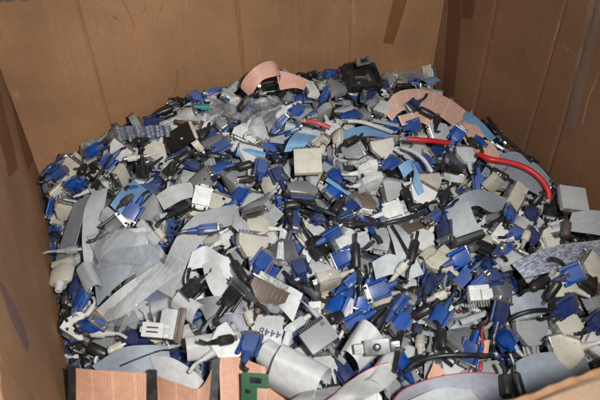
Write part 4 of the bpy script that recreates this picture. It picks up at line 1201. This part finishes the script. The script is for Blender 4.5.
# ------------------------------------------------------------------ recognisable plugs, placed as in the photo
V, P_, A_, D_, C_, F_, N_, I_, M_, B_, O_ = 'vga_plug', 'parallel_plug', 'plug_adapter', 'dvi_plug', 'printer_plug', 'ferrite_cable', 'round_plug', 'ribbon_connector', 'power_plug', 'coaxial_plug', 'cable_offcut'
HERO = [
 # back rim, left to right
 (F_, 'black', 128, 126, 0, 0), (V, 'navy', 151, 121, 190, 0), (V, 'black', 172, 101, 30, 0), (F_, 'black', 164, 111, 25, 0), (V, 'blue', 196, 97, 150, 0), (P_, 'pale grey', 186, 113, 20, 0),
 (P_, 'grey', 112, 138, 10, 0), (P_, 'cream', 157, 150, 235, 0), (N_, 'cream', 132, 158, 200, 0), (F_, 'black', 204, 134, 55, 0), (V, 'blue', 211, 90, 200, 0), (P_, 'grey', 226, 84, 30, 0),
 (N_, 'teal', 205, 107, 20, 0), (P_, 'white', 245, 133, 250, 0), (F_, 'black', 297, 90, 45, 0), (A_, 'white', 310, 89, 10, 0), (V, 'blue', 322, 66, 140, 0), (V, 'navy', 333, 74, 0, 0),
 (F_, 'black', 306, 64, 30, 0), (P_, 'grey', 336, 89, 60, 0), (V, 'blue', 325, 95, 60, 90), (V, 'blue', 307, 112, 200, 0), (F_, 'grey', 319, 107, -40, 0), (P_, 'grey', 373, 101, 60, 0),
 (A_, 'pale grey', 383, 109, 30, 0), (V, 'navy', 384, 85, 20, 0), (N_, 'white', 391, 73, 0, 0), (V, 'navy', 415, 77, 0, 0), (F_, 'black', 404, 86, -10, 0), (V, 'black', 396, 93, 180, 0),
 (V, 'blue', 352, 115, 20, 0), (N_, 'pale grey', 338, 122, 180, 0), (V, 'blue', 396, 124, 10, 0), (V, 'blue', 292, 128, 10, 0), (F_, 'black', 268, 118, 20, 0), (D_, 'white', 280, 112, 200, 0),
 (F_, 'black', 244, 104, 30, 0), (A_, 'grey', 236, 112, 10, 0), (V, 'blue', 282, 121, 30, 90), (P_, 'pale grey', 258, 130, 30, 0), (V, 'navy', 368, 95, 210, 90), (N_, 'grey', 346, 103, 20, 0),
 # upper right inside the peach arch
 (V, 'navy', 413, 106, 200, 0), (F_, 'black', 427, 113, -20, 0), (N_, 'black', 437, 120, 80, 0), (V, 'blue', 457, 135, 50, 0), (F_, 'black', 474, 143, -40, 0), (V, 'blue', 413, 126, 10, 0), (P_, 'grey', 440, 132, 190, 0),
 (V, 'navy', 436, 152, 200, 0), (V, 'blue', 424, 158, 170, 0), (V, 'black', 455, 170, 30, 0), (P_, 'pale grey', 468, 156, 100, 0), (V, 'blue', 480, 183, -90, 0), (A_, 'cream', 493, 183, 20, 90),
 (A_, 'cream', 515, 196, -35, 0), (P_, 'grey', 507, 182, 140, 0), (F_, 'black', 500, 174, -45, 0), (P_, 'cream', 430, 183, 120, 0), (P_, 'grey', 526, 150, 30, 0), (F_, 'black', 529, 157, -50, 0), (V, 'navy', 503, 140, 20, 0),
 (F_, 'black', 541, 172, -55, 0), (D_, 'black', 577, 183, 20, 0), (F_, 'black', 537, 199, 60, 0), (V, 'navy', 596, 196, 20, 0), (V, 'black', 552, 212, 265, 0), (V, 'blue', 510, 213, 50, 0), (V, 'navy', 531, 214, 60, 0),
 (F_, 'black', 500, 222, 20, 0), (V, 'navy', 534, 236, 80, 0), (N_, 'cream', 526, 236, 70, 0), (D_, 'white', 503, 237, 150, 0), (V, 'blue', 504, 249, 205, 90), (V, 'navy', 484, 262, 120, 0), (V, 'blue', 515, 233, 30, 0),
 (P_, 'cream', 550, 244, 30, 0), (V, 'white', 557, 231, 100, 0) if False else (A_, 'white', 558, 229, 95, 0), (F_, 'brown', 566, 229, 80, 0), (P_, 'pale grey', 506, 260, 20, 0), (V, 'black', 484, 248, 140, 0),
 # left edge
 (V, 'navy', 62, 163, 40, 0), (F_, 'black', 45, 181, 62, 0), (V, 'blue', 58, 173, 30, 90), (P_, 'cream', 72, 170, 40, 0), (V, 'cream', 56, 190, 220, 0), (V, 'cream', 64, 192, 30, 90), (V, 'blue', 43, 211, 235, 90), (P_, 'cream', 53, 214, 40, 90),
 (V, 'blue', 93, 151, 200, 0), (V, 'blue', 108, 162, 225, 0), (A_, 'cream', 92, 167, 20, 0), (P_, 'pale grey', 120, 152, 40, 0), (F_, 'black', 83, 170, 80, 0), (V, 'navy', 104, 145, 20, 0), (F_, 'black', 141, 141, 60, 0),
 (V, 'black', 142, 171, 260, 0), (V, 'black', 171, 171, 215, 0), (F_, 'black', 184, 157, 35, 0), (N_, 'dark grey', 127, 200, 20, 0), (P_, 'grey', 151, 211, 130, 0), (V, 'blue', 133, 212, 240, 0), (V, 'black', 181, 208, 40, 0),
 (V, 'dark grey', 113, 226, 45, 0), (N_, 'cream', 160, 234, 135, 0), (P_, 'pale grey', 98, 186, 30, 0), (V, 'blue', 74, 184, 200, 90), (V, 'blue', 146, 190, 30, 0), (P_, 'cream', 150, 262, 10, 0) if False else (N_, 'grey', 72, 250, 20, 0),
 (V, 'blue', 78, 299, 42, 0), (B_, 'black', 60, 303, 80, 0), (F_, 'black', 62, 316, 100, 0), (V, 'white', 74, 329, 200, 0) if False else (P_, 'white', 73, 328, 220, 0), (N_, 'pale grey', 98, 333, 185, 0), (V, 'navy', 133, 339, 150, 0),
 (F_, 'black', 98, 351, -28, 0), (N_, 'cream', 116, 348, 30, 0), (P_, 'grey', 76, 356, 60, 0), (V, 'black', 193, 290, 212, 0), (V, 'navy', 76, 286, 80, 0), (V, 'blue', 92, 325, 0, 90), (F_, 'black', 72, 290, 30, 0),
 # upper middle
 (V, 'blue', 222, 146, 30, 0), (P_, 'grey', 203, 181, 130, 0), (V, 'blue', 219, 169, 200, 0), (A_, 'white', 202, 197, 80, 0), (F_, 'black', 214, 156, 5, 0), (V, 'blue', 240, 195, 60, 0), (V, 'blue', 228, 211, 230, 0), (A_, 'cream', 215, 203, 60, 0),
 (P_, 'cream', 272, 184, -35, 0), (C_, 'grey', 302, 191, 275, 0), (V, 'blue', 335, 176, 120, 0), (V, 'blue', 334, 191, 225, 0), (P_, 'white', 367, 172, 0, 90), (P_, 'pale grey', 370, 184, 12, 90), (P_, 'cream', 383, 149, 125, 0),
 (P_, 'grey', 351, 150, 20, 0), (V, 'blue', 374, 165, 190, 0), (D_, 'white', 392, 211, 15, 0), (C_, 'brown', 360, 204, 270, 0), (V, 'blue', 367, 225, 120, 90), (V, 'blue', 333, 234, 20, 90), (D_, 'black', 346, 224, 160, 0),
 (P_, 'cream', 257, 227, 180, 0), (P_, 'cream', 252, 247, 100, 0), (V, 'navy', 294, 223, 268, 0), (P_, 'black', 318, 247, -40, 0), (P_, 'dark grey', 285, 251, 255, 0), (A_, 'grey', 381, 241, 60, 0), (V, 'blue', 343, 258, 200, 0),
 (F_, 'black', 356, 256, 95, 0), (C_, 'grey', 258, 208, 230, 90), (F_, 'black', 293, 205, 190, 0), (V, 'navy', 278, 175, 110, 0), (P_, 'grey', 234, 178, 100, 0), (F_, 'black', 245, 166, 15, 0), (P_, 'pale grey', 250, 155, 90, 0),
 (V, 'blue', 262, 168, 80, 0), (P_, 'white', 236, 143, 30, 0), (F_, 'black', 284, 150, -40, 0), (F_, 'black', 276, 160, -60, 0), (V, 'blue', 208, 229, 10, 90), (F_, 'black', 352, 141, 20, 0),
 (V, 'blue', 391, 163, 30, 0), (F_, 'black', 407, 196, 100, 0), (P_, 'white', 421, 195, 80, 0), (V, 'navy', 350, 208, 40, 0), (F_, 'black', 338, 207, 60, 0), (P_, 'pale grey', 345, 240, 200, 0), (V, 'cream', 338, 138, 90, 0),
 (V, 'blue', 298, 110, 30, 0), (N_, 'cream', 322, 150, 80, 0), (V, 'navy', 318, 218, 140, 0), (N_, 'black', 289, 213, 100, 0), (V, 'black', 244, 180, 200, 0), (P_, 'pale grey', 420, 150, 20, 0),
 (V, 'blue', 436, 216, 200, 0), (V, 'navy', 445, 231, 265, 0), (P_, 'white', 423, 241, 230, 0), (F_, 'black', 445, 199, 80, 0), (F_, 'black', 413, 252, 95, 0), (P_, 'cream', 442, 262, 140, 0), (V, 'blue', 460, 258, 30, 0),
 (F_, 'black', 418, 206, 10, 0), (P_, 'pale grey', 410, 206, 60, 0) if False else (N_, 'cream', 402, 268, 60, 0),
 # lower middle
 (C_, 'brown', 268, 290, 48, 60), (N_, 'grey', 272, 308, 10, 0), (F_, 'dark grey', 312, 291, -48, 0), (V, 'blue', 337, 304, 235, 0), (V, 'blue', 363, 300, 265, 0), (V, 'blue', 357, 322, 180, 90), (F_, 'black', 386, 330, -8, 0),
 (P_, 'cream', 329, 281, 200, 90), (V, 'blue', 250, 345, 80, 0), (V, 'blue', 352, 281, 40, 90), (V, 'blue', 278, 277, 160, 0), (V, 'dark grey', 243, 290, 130, 0), (V, 'blue', 398, 305, 55, 90), (V, 'blue', 378, 290, 200, 0),
 (F_, 'black', 420, 291, 0, 0), (F_, 'black', 422, 312, 35, 0), (V, 'blue', 440, 317, 240, 0), (V, 'navy', 408, 300, 210, 0), (V, 'blue', 466, 278, 200, 0), (V, 'navy', 490, 277, 190, 0), (V, 'blue', 480, 284, 20, 90), (N_, 'cream', 440, 296, 20, 0),
 (V, 'navy', 430, 283, 60, 0), (V, 'blue', 400, 322, 235, 0), (N_, 'cream', 420, 342, 92, 0), (F_, 'black', 442, 340, 92, 0), (P_, 'grey', 463, 340, 200, 0), (P_, 'white', 455, 362, 180, 0), (V, 'blue', 402, 365, 150, 0),
 (F_, 'black', 416, 362, 30, 0), (V, 'blue', 470, 352, 250, 0), (V, 'navy', 510, 362, -15, 0), (V, 'blue', 506, 340, 85, 90), (F_, 'black', 519, 388, -62, 0), (F_, 'black', 506, 386, 100, 0), (V, 'navy', 500, 312, 60, 90), (F_, 'dark grey', 497, 320, 30, 0),
 (P_, 'grey', 531, 333, 110, 0), (P_, 'cream', 569, 327, 200, 0), (P_, 'cream', 569, 350, 160, 90), (D_, 'white', 594, 342, 250, 0), (V, 'navy', 566, 307, 30, 0), (F_, 'black', 552, 291, 70, 0), (P_, 'cream', 564, 284, 150, 0),
 (D_, 'black', 585, 281, -20, 0), (P_, 'grey', 594, 302, 100, 0), (P_, 'cream', 590, 270, 150, 0), (V, 'navy', 598, 322, 40, 0), (F_, 'black', 598, 365, 40, 0), (F_, 'black', 540, 284, 40, 0), (V, 'blue', 572, 274, 20, 0),
 (P_, 'pale grey', 225, 345, 40, 0), (N_, 'cream', 250, 318, 100, 0), (V, 'black', 232, 298, 50, 0), (P_, 'pale grey', 322, 268, 30, 0), (V, 'navy', 300, 268, 110, 0), (F_, 'black', 335, 318, 60, 0), (P_, 'cream', 386, 304, 100, 0), (V, 'black', 384, 320, 50, 0),
 (V, 'blue', 262, 262, 60, 0), (F_, 'black', 240, 272, 120, 0), (C_, 'black', 234, 318, 200, 0) if False else (N_, 'black', 226, 340, 20, 0),
]
order = list(HERO); rnd.shuffle(order)
order.sort(key=lambda q: {P_: 0, A_: 1, C_: 1}.get(q[0], 2) + rnd.random() + (2 if q[3] > 265 and q[1] in ('blue', 'navy') else 0))
for kind, colour, u, v, ang, roll in order:
    p = on_heap(u, v, .01)
    e = .02
    gx = (heap(p.x + e, p.y) - heap(p.x - e, p.y)) / (2 * e); gy = (heap(p.x, p.y + e) - heap(p.x, p.y - e)) / (2 * e)
    nrm = Vector((-gx, -gy, 1)).normalized()
    q = on_plane(u + 6 * math.cos(R(ang)), v - 6 * math.sin(R(ang)), p, nrm)
    head = math.atan2(q.y - p.y, q.x - p.x)
    settle(kind, colour, rnd.randrange(3), p.x, p.y, head, R(roll) + rnd.gauss(0, .24), pix=(u, v), maxslope=.8, pct=50, lift=rnd.uniform(-.003, .005), GS=.95 + .17 * min(max((v - 150) / 150, 0), 1))

# ------------------------------------------------------------------ camera, light, view
cam_d = bpy.data.cameras.new('camera'); cam = bpy.data.objects.new('camera', cam_d); C.objects.link(cam)
cam.location = (0, 0, H); cam.rotation_euler = (R(90) - TH, 0, 0)
cam_d.sensor_width = 36; cam_d.lens = 36 * F_PX / 600; cam_d.clip_start = .01; cam_d.clip_end = 60
cam_d.dof.use_dof = True; cam_d.dof.focus_distance = 1.42; cam_d.dof.aperture_fstop = 6.3
sc.camera = cam
ld = bpy.data.lights.new('flash', 'AREA'); ld.shape = 'DISK'; ld.size = .09; ld.energy = 11.8; ld.spread = R(125); ld.color = (1, .98, .95)
fl = bpy.data.objects.new('flash', ld); C.objects.link(fl)
fl.location = (.22, -.06, H + .22)
fl.rotation_euler = (Vector((-.22, 1.0, .05)) - fl.location).to_track_quat('-Z', 'Y').to_euler()
wd = bpy.data.worlds.new('World'); sc.world = wd; wd.use_nodes = True
bg = wd.node_tree.nodes['Background']; bg.inputs[0].default_value = (.80, .88, 1.0, 1); bg.inputs[1].default_value = .22
sc.view_settings.view_transform = 'Standard'; sc.view_settings.look = 'None'; sc.view_settings.gamma = 1; sc.view_settings.exposure = 0

# ------------------------------------------------------------------ drop what no viewpoint near the camera can see; name what is seen
bpy.context.view_layer.update()
dg = bpy.context.evaluated_depsgraph_get()
def root_of(o):
    while o.parent is not None: o = o.parent
    return o
from mathutils.bvhtree import BVHTree
KIDS = {}
for o in bpy.data.objects:
    if o.parent is not None: KIDS.setdefault(o.parent.name, []).append(o)
cache, VV, TT, owner, base_i = {}, [], [], [], 0
for o in bpy.data.objects:
    if o.type != 'MESH' or o.name.split('.')[0] in ('screw_tip', 'pin_block', 'contacts', 'contact_block'): continue
    me = o.data
    if me.name not in cache:
        co = np.empty(len(me.vertices) * 3); me.vertices.foreach_get('co', co)
        me.calc_loop_triangles()
        tri = np.empty(len(me.loop_triangles) * 3, dtype=np.int32); me.loop_triangles.foreach_get('vertices', tri)
        cache[me.name] = (co.reshape(-1, 3), tri.reshape(-1, 3))
    co, tri = cache[me.name]
    Mw = np.array(o.matrix_world)
    VV.append(co @ Mw[:3, :3].T + Mw[:3, 3]); TT.append(tri + base_i); base_i += len(co)
    owner += [root_of(o).name] * len(tri)
tree = BVHTree.FromPolygons(np.concatenate(VV).tolist(), np.concatenate(TT).tolist(), all_triangles=True)
del VV, TT
seen, mainhit = {}, {}
for off in ((0, 0, 0), (-.3, .02, 0), (.3, .02, 0), (0, .08, .25)):
    og = Vector((0, 0, H)) + Vector(off)
    st = 2.0 if off == (0, 0, 0) else 4.0
    v = 0.5
    while v < 404:
        u = -4.0
        while u < 604:
            tgt = on_plane(u, v, (0, 0, .03), Vector((0, 0, 1)))
            d = ray(u, v).normalized() if off == (0, 0, 0) else (tgt - og).normalized()
            loc, _n, fi, _d = tree.ray_cast(og, d, 6)
            if fi is not None:
                r = owner[fi]
                seen[r] = seen.get(r, 0) + 1
                if off == (0, 0, 0):
                    a = mainhit.setdefault(r, [0, 0, 0]); a[0] += 1; a[1] += u; a[2] += v
            u += st
        v += st
def erase(o):
    for c in KIDS.get(o.name, ()): erase(c)
    bpy.data.objects.remove(o)
keep = []
for it in ITEMS:
    if mainhit.get(it['root'].name, [0])[0] < 2 and seen.get(it['root'].name, 0) < 9: erase(it['root'])
    else: keep.append(it)
ITEMS = keep
vg = sorted((it for it in ITEMS if it['kind'] == 'vga_plug'), key=lambda it: -mainhit.get(it['root'].name, [0])[0])[290:]
for it in vg: erase(it['root'])
ITEMS = [it for it in ITEMS if it not in vg]

def centre(o):
    h = mainhit.get(o.name)
    if h: return h[1] / h[0], h[2] / h[0]
    if o.type == 'MESH' and o.parent is None and o.matrix_world.translation.length < 1e-6:
        return project(sum((v.co for v in o.data.vertices), Vector()) / len(o.data.vertices))
    return project(o.matrix_world.translation)
marks = [(centre(o), ph) for o, ph in LANDMARKS]
ORD = ['nearest', 'second', 'third', 'fourth', 'fifth', 'sixth', 'seventh', 'eighth', 'ninth', 'tenth', 'eleventh', 'twelfth']
SHADE = {'bluegrey': 'blue grey', 'pale': 'pale', 'blue': 'blue'}
buckets = {}
for it in ITEMS:
    c = centre(it['root']); it['c'] = c
    m, ph = min(marks, key=lambda q: math.hypot(q[0][0] - c[0], q[0][1] - c[1]))
    dx, dy = c[0] - m[0], c[1] - m[1]
    dr = ('right of' if dx > 0 else 'left of') if abs(dx) > abs(dy) else ('below' if dy > 0 else 'above')
    noun = NOUN[it['kind']][0]
    side = ' on edge' if abs(math.sin(it['roll'])) > .8 and it['kind'] in ('vga_plug', 'parallel_plug', 'plug_adapter', 'dvi_plug', 'printer_plug') else ''
    colw = SHADE.get(it['colour'], it['colour']) if it['kind'] == 'ribbon_scrap' else it['colour']
    if it['kind'] == 'ribbon_connector': colw = {'dark grey': 'blue grey'}.get(colw, colw)
    if it['kind'] == 'coaxial_plug': colw = 'silver'
    buckets.setdefault((colw, noun, side, dr, ph), []).append((math.hypot(dx, dy), it))
for (colw, noun, side, dr, ph), lst in buckets.items():
    lst.sort(key=lambda q: q[0])
    for i, (_, it) in enumerate(lst):
        if len(lst) == 1: lab = f'{colw} {noun}{side} {dr} the {ph}'
        else: lab = f'{colw} {noun}{side}, {ORD[min(i, 11)]} {dr} the {ph}'
        prop(it['root'], lab, NOUN[it['kind']][1].replace('vga plug', 'plug'), NOUN[it['kind']][2])
print('ITEMS', len(ITEMS), 'objects', len(bpy.data.objects))
cnt = {}
for it in ITEMS: cnt[it['kind']] = cnt.get(it['kind'], 0) + 1
print(cnt)

# ------------------------------------------------------------------ clear plastic bags, laid last over what they hold
m, n, out = nt('clear plastic film')
tr = N(n, 'ShaderNodeBsdfTransparent'); tr.inputs[0].default_value = (.93, .94, .95, 1)
gl = N(n, 'ShaderNodeBsdfPrincipled'); gl.inputs['Base Color'].default_value = (.75, .77, .78, 1); gl.inputs['Roughness'].default_value = .11
lw = N(n, 'ShaderNodeLayerWeight'); lw.inputs[0].default_value = .35
no = N(n, 'ShaderNodeTexNoise'); no.inputs['Scale'].default_value = 45; no.inputs['Detail'].default_value = 3; no.inputs['Distortion'].default_value = 1.2
tc = N(n, 'ShaderNodeTexCoord'); n.links.new(tc.outputs['Object'], no.inputs['Vector'])
bp = N(n, 'ShaderNodeBump'); bp.inputs['Strength'].default_value = .8; bp.inputs['Distance'].default_value = .006
n.links.new(no.outputs['Fac'], bp.inputs['Height']); n.links.new(bp.outputs[0], gl.inputs['Normal']); n.links.new(bp.outputs[0], lw.inputs['Normal'])
ms = N(n, 'ShaderNodeMixShader')
n.links.new(math_(n, 'MULTIPLY_ADD', lw.outputs['Facing'], .42, .10), ms.inputs[0])
n.links.new(tr.outputs[0], ms.inputs[1]); n.links.new(gl.outputs[0], ms.inputs[2]); n.links.new(ms.outputs[0], out.inputs[0])
FILM = m
def bag(quad, h, label, seed):
    r4 = random.Random(seed)
    bm = bmesh.new(); K = 34; g = {}
    ph = [r4.uniform(0, 6) for _ in range(8)]; fr = [r4.uniform(3, 11) for _ in range(8)]
    for i in range(K + 1):
        for j in range(K + 1):
            s, t = i / K, j / K
            u = (quad[0][0] * (1 - s) + quad[1][0] * s) * (1 - t) + (quad[3][0] * (1 - s) + quad[2][0] * s) * t
            v = (quad[0][1] * (1 - s) + quad[1][1] * s) * (1 - t) + (quad[3][1] * (1 - s) + quad[2][1] * s) * t
            u += 1.5 * math.sin(9 * t + ph[0]) * (.3 + s); v += 1.5 * math.sin(8 * s + ph[1])
            p = on_heap(u, v, .006)
            z = hm_local(p.x, p.y, 5) + .004
            ed = min(s, 1 - s, t, 1 - t)
            z += h * min(1, ed * 5) * (.5 + .25 * abs(math.sin(fr[0] * s + fr[1] * t + ph[2])) + .25 * abs(math.sin(fr[2] * s - fr[3] * t + ph[3])))
            z += .003 * abs(math.sin(3 * fr[4] * s + 2 * fr[5] * t + ph[4])) + r4.uniform(0, .0012)
            d = ray(u, v); tt = (H - z) / -d.z
            g[i, j] = bm.verts.new((d.x * tt, d.y * tt, z))
    for i in range(K):
        for j in range(K): bm.faces.new((g[i, j], g[i + 1, j], g[i + 1, j + 1], g[i, j + 1]))
    bmesh.ops.smooth_vert(bm, verts=bm.verts, factor=.4, use_axis_x=True, use_axis_y=True, use_axis_z=True)
    o = obj('plastic_bag', finish(bm, 'plastic_bag', FILM, 1.0, 25))
    prop(o, label, 'bag', 'clear plastic bags')
bag([(150, 246), (186, 262), (166, 318), (96, 328)], .016, 'large crumpled clear plastic bag over white ribbon strip', 1)
bag([(244, 96), (284, 100), (272, 128), (240, 124)], .012, 'crumpled clear bag below the tall pink ribbon loop', 2)
bag([(210, 100), (240, 100), (238, 124), (206, 122)], .010, 'small clear bag left of the pink loop', 3)
bag([(98, 228), (150, 230), (150, 262), (92, 268)], .010, 'clear film over the broad pale ribbon sheet', 4)
bag([(394, 64), (430, 68), (424, 82), (392, 78)], .012, 'clear bag lying at the back near the right corner', 5)
